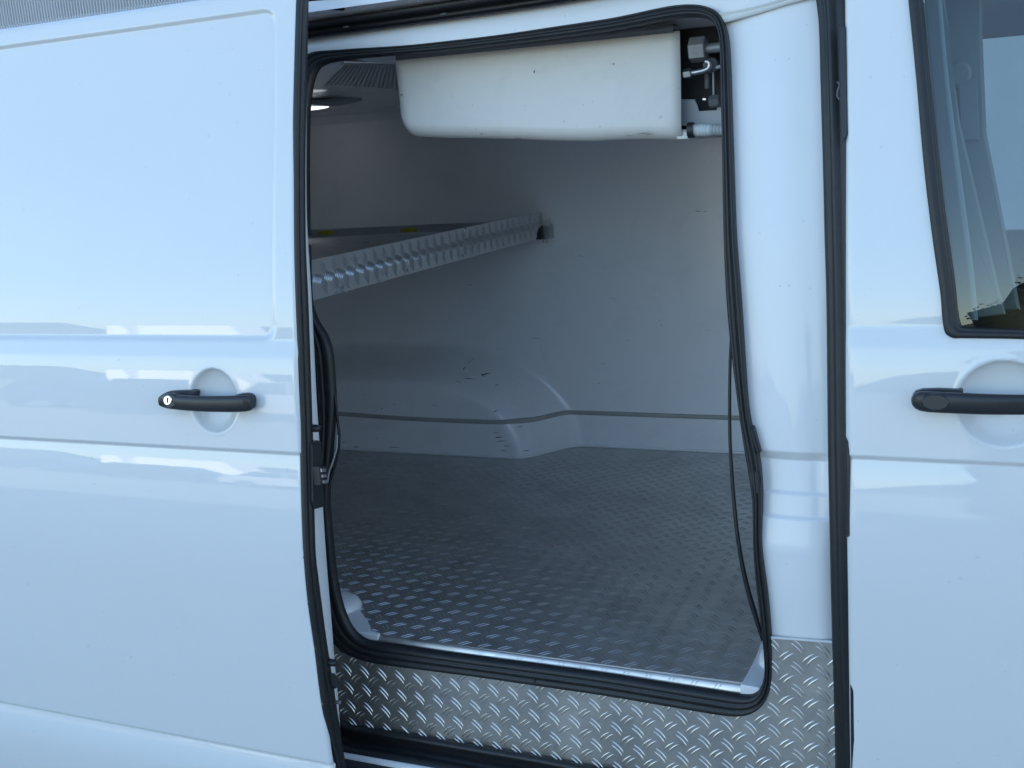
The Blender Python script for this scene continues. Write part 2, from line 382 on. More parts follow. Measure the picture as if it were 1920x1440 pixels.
WO = [(1706, -60), (1712, 0), (1727, 150), (1739, 300), (1754, 430), (1770, 545), (1778, 612), (1786, 621), (1920, 624), (2150, 634)]
WP = [oF(p, fc) for p in WO] + [oF((2150, -60), fc)]
def inpoly(x, z, P):
    inside = np.zeros(x.shape, bool); j = len(P) - 1
    for i in range(len(P)):
        xi, zi, xj, zj = P[i][0], P[i][2], P[j][0], P[j][2]
        c = ((zi > z) != (zj > z)) & (x < (xj - xi) * (z - zi) / (zj - zi + 1e-12) + xi); inside ^= c; j = i
    return inside
V = np.stack([XX, YY, ZZ], -1).reshape(-1, 3); nzz = len(zs2)
cxm = (XX[:-1, :-1] + XX[1:, 1:]) / 2; czm = (ZZ[:-1, :-1] + ZZ[1:, 1:]) / 2; hole = inpoly(cxm, czm, WP)
F = [f_ for idx, f_ in enumerate(grid_faces(len(us), nzz)) if not hole[idx // (nzz - 1), idx % (nzz - 1)]]
nb = len(V)  # return flange at the shut line
V2 = [(cab_x0(z) + .002, Yc(z) + .045, z) for z in zs2]; V = np.vstack([V, V2])
F += [(j, j + 1, nb + j + 1, nb + j) for j in range(nzz - 1)]
cdoor = mk("cab_door", V, F, paint, van, label="closed white cab door with a dark side window")
# window frame and glass
WI = [(1724, -60), (1731, 0), (1743, 130), (1756, 250), (1773, 400), (1790, 520), (1798.5, 595), (1804, 611), (1812, 613), (1920, 617), (2150, 627)]
WF = [(1697, -60), (1703, 0), (1718, 150), (1731, 300), (1746, 430), (1763, 550), (1771, 622), (1786, 634), (1800, 634), (1920, 636), (2150, 646)]
fr = lambda x, z: Yc(z) - .002
A = [oF(p, fr) for p in WF]; B = [oF(p, fr) for p in WI]
v, f = loft(A, B, [(0, -.012), (0, .002), (.06, .005), (.35, .006), (.6, .005), (.66, .0025), (.72, .0045), (.9, .002), (1, -.004), (1, -.016)], 150)
mk("window_seal", v, f, rubber, cdoor)
fg = lambda x, z: Yc(z) + .007
G = [oF(p, fg) for p in WO[:-1]] ; gp = [oF(p, fg) for p in [(1706, -60), (1712, 0), (1727, 150), (1739, 300), (1754, 430), (1770, 545), (1782, 623)]]
rows = []
for z in np.linspace(gp[-1][2], gp[0][2], 40):
    xl = np.interp(z, [q[2] for q in gp][::-1], [q[0] for q in gp][::-1])
    rows.append([(xl + (0.62 - xl) * u, fg(0, max(z, -.34) if z > -.36 else z), z) for u in np.linspace(0, 1, 12)])
# the pane is one even curve, without the pressed steps of the door skin
pz = np.array([-.40, -.34, -.20, -.05, .10, .25, .40]); py_ = np.interp(pz, zt, yt) + SHIFT + .009
py_[0] = py_[1] - .115 * .06; cf = np.polyfit(pz, py_, 3)
rows = [[(q[0], float(np.polyval(cf, q[2])), q[2]) for q in r_] for r_ in rows]
v = [q for r_ in rows for q in r_]
mb = MB().add(v, [tuple(reversed(g)) for g in grid_faces(len(rows), 12)])
wg = mb.build("window_glass", glass, cdoor, smooth=True, fix=False)
if wg.data.polygons[0].normal.y > 0: wg.data.flip_normals()
handle(cdoor, Yc, [(1708.5, 746, 753), (1711, 740.5, 760), (1716, 736, 765.5), (1724, 733.5, 770), (1740, 733.5, 773), (1765, 735, 774.5), (1800, 736, 776), (1840, 738, 777.5), (1880, 739, 778), (1920, 739.5, 778), (1960, 739, 778), (1990, 738, 776), (1998, 744, 768)],
       plates=[([(1710, 750), (1711, 741), (1717, 734.5), (1730, 731), (1760, 730), (1800, 731.5), (1806, 735), (1800, 774), (1750, 773), (1720, 768)], .014, .024)])
cp = [oF(p, lambda x, z: Yc(z) - .0465) for p in oval(1753.5, 754.5, 26.5, 15.5, 26, .05)]
MB().prism(cp, (0, .012, 0), .002).build("lock_cover", plastic, cdoor, smooth='auto')

# ------------------------------------------------------------------ door opening: pillar, header, seal
SO = [(577, 99), (620, 96), (675, 92), (760, 87), (827, 80), (940, 67), (1040, 52), (1165, 33), (1240, 16), (1290, 8.5), (1327, 11), (1349, 23), (1362, 42), (1366, 70), (1370, 140), (1373, 250), (1380, 450), (1389, 560), (1396, 670), (1406, 790), (1422, 850), (1429, 929), (1428, 1021), (1436, 1080), (1442, 1130), (1447, 1196), (1448, 1271), (1443, 1306), (1428, 1329), (1400, 1343), (1366, 1341), (1240, 1320), (1140, 1303), (1002, 1283), (900, 1268), (790, 1254), (696, 1241), (662, 1231), (636, 1216), (615, 1190), (604, 1150), (596, 1050), (590, 930), (588, 830), (582, 720), (574, 620), (566, 560), (556, 450), (548, 300), (548, 200), (552, 140), (562, 110), (577, 99)]
SI = [(608, 119), (650, 111), (690, 107), (740, 103), (827, 96), (940, 83), (1060, 68), (1165, 53), (1240, 38), (1290, 30), (1320, 31), (1338, 38), (1348, 56), (1350, 80), (1351, 156), (1354, 281), (1357, 450), (1362, 560), (1370, 650), (1389, 800), (1403, 888), (1411, 935), (1412, 1021), (1416, 1080), (1422, 1130), (1431, 1210), (1434, 1258), (1431, 1283), (1422, 1299), (1408, 1306), (1388, 1304), (1240, 1281), (1140, 1265), (1002, 1246), (900, 1233), (800, 1219), (730, 1208), (690, 1204), (668, 1189), (645, 1148), (632, 1093), (622, 1000), (617, 930), (629, 763), (626, 700), (621, 645), (604, 611), (587, 593), (580, 450), (578, 300), (579, 230), (582, 165), (590, 135), (608, 119)]
fs = lambda x, z: Yj(z) - .011
def npath(P, n, fn):
    Q = [oF(p, fn) for p in P]; return Q
SO = SO[SO.index((556, 450)):-1] + SO[:SO.index((556, 450)) + 1]
SI = SI[SI.index((580, 450)):-1] + SI[:SI.index((580, 450)) + 1]
# match both contours station by station (same number of key points along four sides)
def arcpair(PA, PB, anchors, n, fn):
    """resample both contours so that listed key points face each other"""
    A3 = [oF(p, fn) for p in PA]; B3 = [oF(p, fn) for p in PB]; OA = []; OB = []
    fineA = smooth_poly(A3, 3000); fineB = smooth_poly(B3, 3000)
    def idx(F, P3, P, q):
        k = min(range(len(P)), key=lambda i: (P[i][0] - q[0]) ** 2 + (P[i][1] - q[1]) ** 2)
        return int(np.argmin(np.linalg.norm(F - P3[k], axis=1)))
    ia = [0] + [idx(fineA, A3, PA, a) for a, b in anchors] + [2999]; ib = [0] + [idx(fineB, B3, PB, b) for a, b in anchors] + [2999]
    tot = 2999.0
    for k in range(len(ia) - 1):
        m = max(3, int(n * (ia[k + 1] - ia[k]) / tot)); last = k == len(ia) - 2
        t = np.linspace(0, 1, m, endpoint=last)
        for O, F, q0, q1 in ((OA, fineA, ia[k], ia[k + 1]), (OB, fineB, ib[k], ib[k + 1])):
            w = q0 + (q1 - q0) * t; O.append(np.stack([np.interp(w, np.arange(3000), F[:, c]) for c in range(3)], 1))
    A = np.vstack(OA); B = np.vstack(OB)
    kk = np.ones(7) / 7
    B = np.stack([np.convolve(np.pad(B[:, c], 3, mode='edge'), kk, 'valid') for c in range(3)], 1)
    A = np.stack([np.convolve(np.pad(A[:, c], 3, mode='edge'), kk, 'valid') for c in range(3)], 1)
    return A, B
def ribbon(A, B, prof, toward=(0, -1, 0)):
    n = len(A); T = np.gradient((A + B) / 2, axis=0); W = B - A
    N = np.cross(T, W); N /= (np.linalg.norm(N, axis=1, keepdims=True) + 1e-9); N *= np.sign(N @ np.array(toward))[:, None]
    N = np.stack([np.convolve(np.pad(N[:, c], 4, mode='edge'), np.ones(9) / 9, 'valid') for c in range(3)], 1)
    v = [A[i] + W[i] * t + N[i] * h for i in range(n) for (t, h) in prof]
    return v, grid_faces(n, len(prof))
ANCH = [((548, 300), (578, 300)), ((548, 200), (579, 230)), ((552, 140), (590, 135)), ((577, 99), (608, 119)), ((827, 80), (827, 96)), ((1165, 33), (1165, 53)), ((1290, 8.5), (1290, 30)), ((1327, 11), (1320, 31)), ((1349, 23), (1338, 38)), ((1362, 42), (1348, 56)), ((1370, 140), (1351, 156)), ((1380, 450), (1357, 450)), ((1389, 560), (1362, 560)), ((1406, 790), (1389, 800)), ((1429, 929), (1411, 935)), ((1428, 1021), (1412, 1021)), ((1442, 1130), (1422, 1130)), ((1447, 1196), (1431, 1210)), ((1448, 1271), (1434, 1258)), ((1428, 1329), (1422, 1299)), ((1400, 1343), (1408, 1306)), ((1366, 1341), (1388, 1304)), ((1140, 1303), (1140, 1265)), ((790, 1254), (800, 1219)), ((696, 1241), (690, 1204)), ((662, 1231), (668, 1189)), ((615, 1190), (645, 1148)), ((604, 1150), (632, 1093)), ((596, 1050), (622, 1000)), ((590, 930), (617, 930)), ((588, 830), (629, 763)), ((582, 720), (626, 700)), ((574, 620), (604, 611))]
A, B = arcpair(SO, SI, ANCH, 420, fs)
seal_prof = [(0, -.02), (0, .004), (.05, .010), (.14, .013), (.24, .012), (.30, .0105), (.345, .008), (.39, .0105), (.46, .0135), (.56, .0145), (.63, .0125), (.665, .0095), (.70, .0108), (.80, .012), (.92, .009), (1, .001), (1, -.007)]
v, f = ribbon(A, B, seal_prof)
seal = mk("door_opening_seal", v, f, rubber, van)
# joint in the bottom run, and the strip that hangs loose on the right
c0 = [oF(p, lambda x, z: Yj(z) - .024) for p in [(1001, 1266), (1003, 1266), (1002.5, 1284), (1000, 1284)]]
MB().prism(c0, (0, .015, 0)).build("seal_joint", dark, seal)
ls = [oF(p, lambda x, z: Yj(z) + .012) for p in [(1371, 636), (1369, 680), (1368, 760), (1369, 830), (1373, 900), (1381, 990), (1390, 1050), (1402, 1105), (1418, 1160), (1430, 1200)]]
P = smooth_poly(ls, 60); w = np.interp(np.linspace(0, 1, 60), [0, .3, .7, .9, 1], [.003, .0035, .0045, .0055, .004])
MB().tube(P, list(w), 10).build("loose_seal_strip", rubber, seal, smooth=True)
ls = [oF(p, lambda x, z: Yj(z) - .012) for p in [(628, 740), (633, 790), (636, 815), (634, 845), (626, 880), (618, 905), (614, 930), (612, 960)]]
MB().tube(smooth_poly(ls, 40), .0036, 10).build("loose_seal_strip", rubber, seal, smooth=True)
ls = [oF(p, lambda x, z: Yj(z) - .018) for p in [(632, 815), (631, 840), (624, 865), (617, 885), (614, 905)]]
MB().tube(smooth_poly(ls, 30), .0022, 8).build("lip_wire", greyp, seal, smooth=True)
# bits of tape and clips on the right run
for poly in ([(1402, 884), (1412, 880), (1424, 884), (1427, 900), (1425, 925), (1413, 935), (1409, 915)], [(1404, 800), (1412, 803), (1420, 832), (1425, 850), (1418, 852), (1408, 826)]):
    MB().prism([oF(p, lambda x, z: Yj(z) - .0225) for p in poly], (0, .02, 0), .004).build("seal_patch", rubber, seal, smooth='auto')

# B pillar (white), with the pressed steps
def Yp(x, z, xr):
    y = Yj(z); k = sstep(xr - .004, xr - .045, x)
    s = .0145 * np.clip((-.611 - z) / .019, 0, 1) * np.clip((z + .80) / .17, 0, 1)
    s2 = -.0045 * sstep(-.690, -.698, z) - .005 * sstep(-.736, -.744, z)
    return y + k * (s + s2 * sstep(-1.1, -.76, z) ** 0)
SL_ = [(1352, -40), (1356, 30), (1359, 100), (1361, 250), (1368, 450), (1375, 560), (1383, 670), (1398, 800), (1413, 870), (1420, 929), (1420, 1021), (1430, 1110), (1440, 1200), (1442, 1260)]
SR_ = [(1552, -40), (1556, 40), (1560, 200), (1567, 450), (1572, 700), (1576, 900), (1580, 1100), (1584, 1260)]
pa = np.array([oF(p, fj) for p in SL_]); pb = np.array([oF(p, fj) for p in SR_])
zz = np.concatenate([np.arange(-1.15, -.76, .01), np.arange(-.76, -.60, .002), np.arange(-.60, .262, .008)])
zz = clean(zz)
rows = []
for z in zz:
    xa = np.interp(z, pa[::-1, 2], pa[::-1, 0]); xb = np.interp(z, pb[::-1, 2], pb[::-1, 0])
    for u in np.linspace(0, 1, 26):
        x = xa + (xb - xa) * u
        y = float(Yp(x, z, xb)) - (.012 * (1 - (2 * u - 1) ** 2) + .004 * max(0, u - .75) / .25) * float(sstep(-1.1, -.85, z)) + .006
        rows.append((x, y, z))
pillar = mk("door_pillar", rows, grid_faces(len(zz), 26), paint_in, van, label="white door pillar between cargo opening and cab door")
# header above the opening and the raised seam strip
HT = [(520, 78), (577, 69), (620, 64), (720, 51), (860, 32), (1000, 12), (1085, -1), (1250, -28), (1600, -80)]
HB = [(520, 112), (577, 110), (700, 99), (827, 88), (940, 75), (1060, 60), (1165, 45), (1260, 22), (1310, 18), (1342, 24), (1355, 36), (1415, 18), (1472, 2), (1600, -40)]
fh = lambda x, z: Yj(z) - .001
A = [oF(p, fh) for p in HT]; B = [oF(p, fh) for p in HB]
v, f = loft(A, B, [(0, -.004), (.1, .0), (.5, .004), (.9, .001), (1, -.002)], 120)
mk("door_header", v, f, paint_in, van)
A = [oF(p, lambda x, z: Yj(z) - .018) for p in [(1340, 23), (1356, 23), (1380, 19.5), (1415, 13), (1445, 5), (1470, -2), (1520, -19)]]
B = [oF(p, lambda x, z: Yj(z) - .012) for p in [(1340, 46), (1362, 42), (1385, 36), (1415, 28), (1450, 17.5), (1477, 9), (1512, -1), (1550, -14)]]
v, f = loft(A, B, [(0, -.01), (0, .000), (.12, .001), (.25, -.001), (.45, -.0005), (.6, .0015), (.75, .0), (.92, .001), (1, -.001), (1, -.012)], 40)
mk("seam_sealer", v, f, mat("pale_sealer", (.60, .62, .60), .5), pillar)  # grey puts the shade of a white down-facing step into the colour
A = [oY(p, 2.012) for p in [(1440, 1193.5), (1500, 1198), (1575, 1204)]]; B = [oY(p, 2.012) for p in [(1440, 1197.5), (1500, 1202), (1575, 1208)]]
v, f = loft(A, B, [(0, -.004), (.2, .001), (.8, .001), (1, -.004)], 30, curve=False); mk("plate_sealant", v, f, bpy.data.materials["pale_sealer"], pillar)
# upper sliding rail: black channel with a lip, and the gutter panel over it
A = [oF(p, lambda x, z: Yj(z) - .035) for p in [(520, 50), (577, 41.5), (660, 29.5), (760, 15), (860, 0), (960, -15), (1200, -52)]]
B = [oF(p, lambda x, z: Yj(z) - .020) for p in [(520, 81), (577, 72.5), (620, 66), (720, 53), (860, 34), (1000, 14), (1085, 0), (1250, -27)]]
v, f = loft(A, B, [(0, -.03), (0, .002), (.06, .004), (.3, .003), (.40, .0), (.46, -.006), (.52, -.02), (.80, -.024), (.9, -.012), (.94, .003), (1, .003), (1, -.02)], 110)
rail = mk("upper_rail", v, f, rubber, van)
for (cx, cy, r) in ((644, 51, .0022), (826, 27, .0018)):
    c = oF((cx, cy), lambda x, z: Yj(z) - .037); MB().tube([c, c + np.array([.012, .002, 0.001])], r, 8).build("rail_nick", darkgrey, rail)
A = [oF(p, lambda x, z: Yj(z) - .06) for p in [(520, 22), (577, 13), (640, 7), (700, 0), (860, -22), (1100, -60)]]
B = [oF(p, lambda x, z: Yj(z) - .028) for p in [(520, 52), (577, 43), (660, 31), (760, 17), (860, 2), (960, -13), (1100, -35)]]
v, f = loft(A, B, [(0, -.01), (.05, 0), (.5, -.004), (1, -.004), (1, -.02)], 60)
mk("gutter_panel", v, f, paint_in, van)
A = [oF(p, lambda x, z: Yj(z) - .10) for p in [(520, 4), (577, -5), (640, -10), (760, -24), (1100, -80)]]
B = [oF(p, lambda x, z: Yj(z) - .062) for p in [(520, 24), (577, 14.5), (615, 10), (700, 1), (860, -20), (1100, -58)]]
v, f = loft(A, B, [(0, -.02), (0, .004), (.3, .006), (.8, .004), (1, -.003), (1, -.02)], 60)
mk("gutter_seal", v, f, rubber, van)
MB().prism([oF(p, lambda x, z: Yj(z) - .072) for p in [(577, 8), (632, 9), (638, 13), (637, 18), (630, 19), (600, 16), (577, 17)]], (0, .02, 0), .002).build("rail_bracket", plastic, rail)

# black weather strip between pillar and cab door
SLx = [(1530, -40), (1534, 0), (1540, 47), (1543.5, 156), (1549, 312), (1552.5, 450), (1556, 560), (1559, 841), (1562, 1010), (1566, 1209), (1569, 1349), (1570, 1440), (1571, 1520)]
SRx = [(1571, -40), (1571, 0), (1572, 44), (1576, 156), (1580, 312), (1583, 450), (1585, 560), (1588, 841), (1591, 1010), (1596, 1209), (1602, 1300), (1606, 1380), (1610, 1440), (1613, 1520)]
fsl = lambda x, z: Yj(z) - .016
fsr = lambda x, z: Yc(z) + .036
A = smooth_poly([oF(p, fsl) for p in SLx], 120); B = smooth_poly([oF(p, fsr) for p in SRx], 120)
zc = np.linspace(max(A[-1, 2], B[-1, 2]), min(A[0, 2], B[0, 2]), 120)[::-1]
A = np.stack([np.interp(zc, A[::-1, 2], A[::-1, c]) for c in range(3)], 1); B = np.stack([np.interp(zc, B[::-1, 2], B[::-1, c]) for c in range(3)], 1)
v, f = ribbon(A, B, [(0, -.02), (0, .004), (.06, .010), (.22, .012), (.36, .009), (.44, .004), (.50, .008), (.60, .010), (.70, .007), (.78, -.002), (.86, -.006), (1, -.006), (1.15, -.012)])
strip = mk("pillar_weather_strip", v, f, rubber, van)
ft = lambda x, z: Yc(z) + .001
for poly in ([(1572, 46), (1580, 47), (1585, 53), (1587, 120), (1589.5, 252), (1586, 258), (1579, 265), (1575, 200)], [(1585, 822), (1590, 828), (1593.5, 846), (1593.5, 1005), (1586.5, 1009), (1586, 900)], [(1594, 1285), (1602, 1296), (1606, 1380), (1609, 1445), (1609, 1520), (1597, 1520), (1595, 1400)]):
    MB().prism([oF(p, ft) for p in poly], (0, .02, 0), .002).build("strip_cover", plastic, strip, smooth='auto')
MB().tube(smooth_poly([oF(p, ft) for p in [(1570, 153), (1574, 159), (1571, 168), (1570, 180), (1574, 187)]], 20), .0016, 8).build("strip_clip", darkgrey, strip, smooth=True)

# ------------------------------------------------------------------ tread plate: raised bars
def tread(ou, ev, en, org, ur, vr, pitch, mask=None, nbar=2, L=.036, W=.0050, Hh=.0019, gap=.0088, arc=.0022, offs=(.5, .5), ends=False, ns=9, o0=(0, 0)):
    """bars of a checker plate; ou, ev = in-plane unit axes, en = normal"""
    ou, ev, en, org = map(lambda a: np.array(a, float), (ou, ev, en, org))
    t = np.linspace(-1, 1, ns)
    cells = []
    for i in range(int(math.floor(ur[0] / pitch)) - 1, int(math.ceil(ur[1] / pitch)) + 2):
        for j in range(int(math.floor(vr[0] / pitch)) - 1, int(math.ceil(vr[1] / pitch)) + 2):
            for ori in (0, 1):
                u = (i + (offs[0] if ori else 0)) * pitch + o0[0]; v = (j + (offs[1] if ori else 0)) * pitch + o0[1]
                if ur[0] <= u <= ur[1] and vr[0] <= v <= vr[1]: cells.append((u, v, ori))
    V = []; F = []
    for (u, v, ori) in cells:
        a = -math.pi / 4 if ori == 0 else math.pi / 4
        d = np.array([math.cos(a), math.sin(a)]); p = np.array([-d[1], d[0]])
        for b in range(nbar):
            off = (b - (nbar - 1) / 2) * gap
            c = np.array([u, v]) + p * off + d * ((b - (nbar - 1) / 2) * -.004)
            if mask is not None and not mask(c[0], c[1]): continue
            if ends and not (mask(c[0], c[1]) and mask(*(c + d * L * .42)) and mask(*(c - d * L * .42))): continue
            k = len(V)
            for s in t:
                w = W * .5 * max(1 - s * s, .0) ** .5; bow = arc * (1 - s * s)
                cc = c + d * (s * L / 2) + p * bow
                h = Hh * (1 - s ** 4)
                for (q, hh) in ((-1, -.0003), (-.45, h * .8), (0, h), (.45, h * .8), (1, -.0003)):
                    pt = cc + p * (q * w); V.append(org + ou * pt[0] + ev * pt[1] + en * hh)
            for i in range(ns - 1):
                for q in range(4): F.append((k + i * 5 + q, k + (i + 1) * 5 + q, k + (i + 1) * 5 + q + 1, k + i * 5 + q + 1))
    return V, F

# step plate under the seal
SPX = [(606, 1180), (640, 1224), (700, 1233), (800, 1245), (1000, 1273), (1140, 1292), (1366, 1331), (1412, 1327), (1438, 1295), (1441, 1230), (1444, 1196.5), (1500, 1201), (1575, 1207), (1580, 1450), (1582, 1540), (1300, 1478), (1010, 1420), (839, 1391), (756, 1376), (662, 1362), (616, 1344)]
YSP = 2.0145
SP = [oY(p, YSP) for p in SPX]
splate = MB().prism(SP, (0, .005, 0)).build("step_plate", alu, van, label="worn aluminium tread plate facing the step below the opening")
v, f = tread((1, 0, 0), (0, 0, 1), (0, -1, 0), (0, YSP - .0002, 0), (-1.42, -.18), (-1.46, -1.0), .0488,
             mask=lambda u, w: bool(inpoly(np.array([u]), np.array([w]), SP)[0]), o0=(-.640 % .0488, -1.201 % .0488 - .0488))
tb = mk("tread_bars", v, f, alu_bar, splate); tb["kind"] = "stuff"
# lower black rail, white sill lip, dark underside
A = [oY(p, YSP - .004) for p in [(600, 1330), (637, 1350), (662, 1361), (756, 1375), (839, 1390), (1010, 1419), (1300, 1477), (1582, 1538)]]
B = [oY(p, 1.955) for p in [(600, 1403), (652, 1413), (793, 1437), (1010, 1476), (1300, 1530), (1582, 1584)]]
v, f = loft(A, B, [(0, -.004), (0, .006), (.04, .010), (.22, .012), (.26, .004), (.30, -.03), (.62, -.04), (.68, -.004), (.9, .0), (1, -.004)], 80, curve=False)
mk("sill_rail", v, f, rubber, van)
A = [oY(p, 1.953) for p in [(600, 1403), (652, 1413), (793, 1437), (1010, 1476), (1300, 1530), (1582, 1584)]]
B = [oY(p, 1.945) for p in [(600, 1420), (652, 1430), (793, 1455), (1010, 1494), (1300, 1550), (1582, 1604)]]
v, f = loft(A, B, [(0, -.006), (0, .001), (.5, .002), (1, .001), (1, -.01)], 30, curve=False)
mk("sill_lip", v, f, paint_in, van)
MB().box((-3.6, 1.92, -1.62), (1.6, 3.9, -1.40)).build("underbody", dark, van)

# ------------------------------------------------------------------ cargo bay
ZF, ZC, YW, XB, XR, YN = -1.116, .232, 3.70, -.33, -3.5, 2.10
floor = MB().box((XR, 2.046, ZF - .04), (XB, YW + .03, ZF)).build("cargo_floor", alu_floor, van, label="aluminium tread plate floor of the cargo bay")
def farY(x, z):
    x = np.asarray(x, float); z = np.asarray(z, float)
    zf = ZF; xc, a, b = -1.93, .595, .40
    qx = np.clip((x - xc) / a, 0, None); qz = (z - zf + .0) / b
    rho = np.sqrt(np.clip(qx, 0, None) ** 2.0 + np.clip(qz, 0, None) ** 2.0)
    d = (1 - rho) * .42
    return YW - .20 * sstep(0, .14, d) - .0
def fmask(u, w): return w > 2.047 and w < float(farY(u, ZF)) - .01
v, f = tread((1, 0, 0), (0, 1, 0), (0, 0, 1), (0, 0, ZF - .0002), (-2.62, XB - .01), (2.045, 3.68), .0504, mask=fmask, gap=.0095, L=.034, W=.0042, Hh=.0017, o0=(-1.2931 % .0504, 2.0856 % .0504), ns=7)
# keep the bright bars near the sill running the way they do in the photo
tb = mk("tread_bars", v, f, floor_bar, floor); tb["kind"] = "stuff"
lipA = [oY(p, 2.043) for p in [(690, 1188), (1042, 1236.5), (1390, 1283)]]; lipB = [oY(p, 2.031) for p in [(704, 1206), (1042, 1255.5), (1390, 1303)]]
v, f = loft(lipA, lipB, [(-.35, -.02), (-.08, -.004), (0, .0), (.12, .002), (.3, .0015), (.9, .0012), (1, -.001), (1.02, -.01)], 40, curve=False)
lip = mk("edge_lip", v, f, alu, floor)
Lx = oY((704, 1206), 2.038)[0]; Rx = oY((1390, 1303), 2.038)[0]
Vb = []; Fb = []
for i, x in enumerate(np.arange(Lx + .02, Rx - .01, .0504)):
    for q in (0, .009):
        k = len(Vb)
        for s in np.linspace(-1, 1, 5):
            w = .002 * max(1 - s * s, 0) ** .5
            for (dz, h) in ((-1, 0), (0, .0012), (1, 0)): Vb.append((x + q + s * .005 + dz * w, 2.0367 + s * .005 - h, ZF - .0085 + s * .0075 + dz * w))
        for a_ in range(4):
            for b_ in range(2): Fb.append((k + a_ * 3 + b_, k + a_ * 3 + 3 + b_, k + a_ * 3 + 4 + b_, k + a_ * 3 + 1 + b_))
lb = mk("lip_bars", Vb, Fb, alu_bright, floor); lb["kind"] = "stuff"
# white ledge below the lip, between it and the seal
A = [oY(p, 2.030) for p in [(660, 1190), (704, 1206), (1042, 1254), (1390, 1302), (1440, 1310)]]; B = [oY(p, 2.021) for p in [(655, 1210), (704, 1216), (1042, 1266), (1390, 1316), (1440, 1322)]]
v, f = loft(A, B, [(0, -.02), (0, 0), (1, 0), (1, -.02)], 20, curve=False, toward=(0, -1, .3)); mk("opening_ledge", v, f, paint_in, van)
# white corner gussets
gl = [oZ(p, ZF + .004) for p in [(560, 1085), (620, 1092), (640, 1100), (655, 1109), (668, 1124), (677, 1146), (688, 1160), (694, 1172), (697, 1184), (706, 1191), (640, 1181.5), (560, 1169)]]
MB().prism(gl, (0, 0, -.03), .004).build("corner_gusset", paint_in, van, smooth='auto')
lumpc = oZ((627, 1138), ZF)
v = []; nn = 14
for i in range(9):
    ph = i / 8 * math.pi / 2
    for k_ in range(nn):
        w = 2 * math.pi * k_ / nn; r_ = math.cos(ph)
        v.append(lumpc + np.array([.075 * r_ * math.cos(w), .062 * r_ * math.sin(w), .032 * math.sin(ph) ** .6]))
MB().add(v, [(i * nn + k_, i * nn + (k_ + 1) % nn, (i + 1) * nn + (k_ + 1) % nn, (i + 1) * nn + k_) for i in range(8) for k_ in range(nn)]).build("corner_cap", paint_in, van, smooth=True)
gr = [oZ(p, ZF + .004) for p in [(1445, 1180), (1426, 1206), (1418, 1228), (1404, 1256), (1392, 1276), (1388, 1284), (1440, 1294), (1470, 1296), (1480, 1200)]]
MB().prism(gr, (0, 0, -.03), .003).build("corner_gusset", paint_in, van, smooth='auto')
lumpc = oZ((1446, 1238), ZF)
v = []
for i in range(9):
    ph = i / 8 * math.pi / 2
    for k_ in range(nn):
        w = 2 * math.pi * k_ / nn; r_ = math.cos(ph)
        v.append(lumpc + np.array([.026 * r_ * math.cos(w), .05 * r_ * math.sin(w), .032 * math.sin(ph) ** .6]))
MB().add(v, [(i * nn + k_, i * nn + (k_ + 1) % nn, (i + 1) * nn + (k_ + 1) % nn, (i + 1) * nn + k_) for i in range(8) for k_ in range(nn)]).build("corner_cap", paint_in, van, smooth=True)
fr_ = [oY(p, 2.032) for p in [(1388.5, 1283), (1430, 1291), (1438, 1292), (1430, 1308), (1390, 1305)]]
MB().prism(fr_, (0, .012, 0), .002).build("ledge_corner", paint_in, van)
fl_ = [oY(p, 2.034) for p in [(664, 1184), (690, 1187), (708, 1191), (710, 1207), (684, 1207)]]
MB().prism(fl_, (0, .012, 0), .002).build("ledge_corner", paint_in, van)
# far wall with the wheel arch pressed into it
xs = np.concatenate([np.arange(XR, -2.5, .05), np.arange(-2.5, -1.2, .014), np.arange(-1.2, XB + .03, .04)]); zs = np.concatenate([np.arange(ZF - .03, -.65, .014), np.arange(-.65, .18, .04), [.17, .19]])
zs = np.unique(zs)
XX, ZZ = np.meshgrid(xs, zs, indexing='ij'); YY = farY(XX, ZZ)
wall = mk("cargo_wall", np.stack([XX, YY, ZZ], -1).reshape(-1, 3), grid_faces(len(xs), len(zs)), lining, van, label="scuffed white far wall with moulded wheel arch")
bp = [(560, 772), (640, 776.5), (760, 785), (900, 791), (960, 790), (1000, 786.5), (1030, 780), (1055, 774.5), (1075, 773.5), (1150, 776), (1260, 780), (1380, 784), (1480, 789)]
BP = smooth_poly([oF(p, lambda x, z: farY(x, z) - .003) for p in bp], 120)
A = BP + np.array([0, 0, .0085]); B = BP - np.array([0, 0, .0085]); A[:, 1] = farY(A[:, 0], A[:, 2]) - .002; B[:, 1] = farY(B[:, 0], B[:, 2]) - .002
v, f = ribbon(A, B, [(0, -.002), (.06, .002), (.5, .004), (.94, .002), (1, -.002)]); mk("seam_bead", v, f, bead_m, wall)
fb = smooth_poly([(x, float(farY(x, ZF + .006)) - .004, ZF + .004) for x in np.linspace(-2.7, XB, 80)], 160)
MB().tube(fb, .005, 6).build("floor_bead", lining, wall, smooth=True)
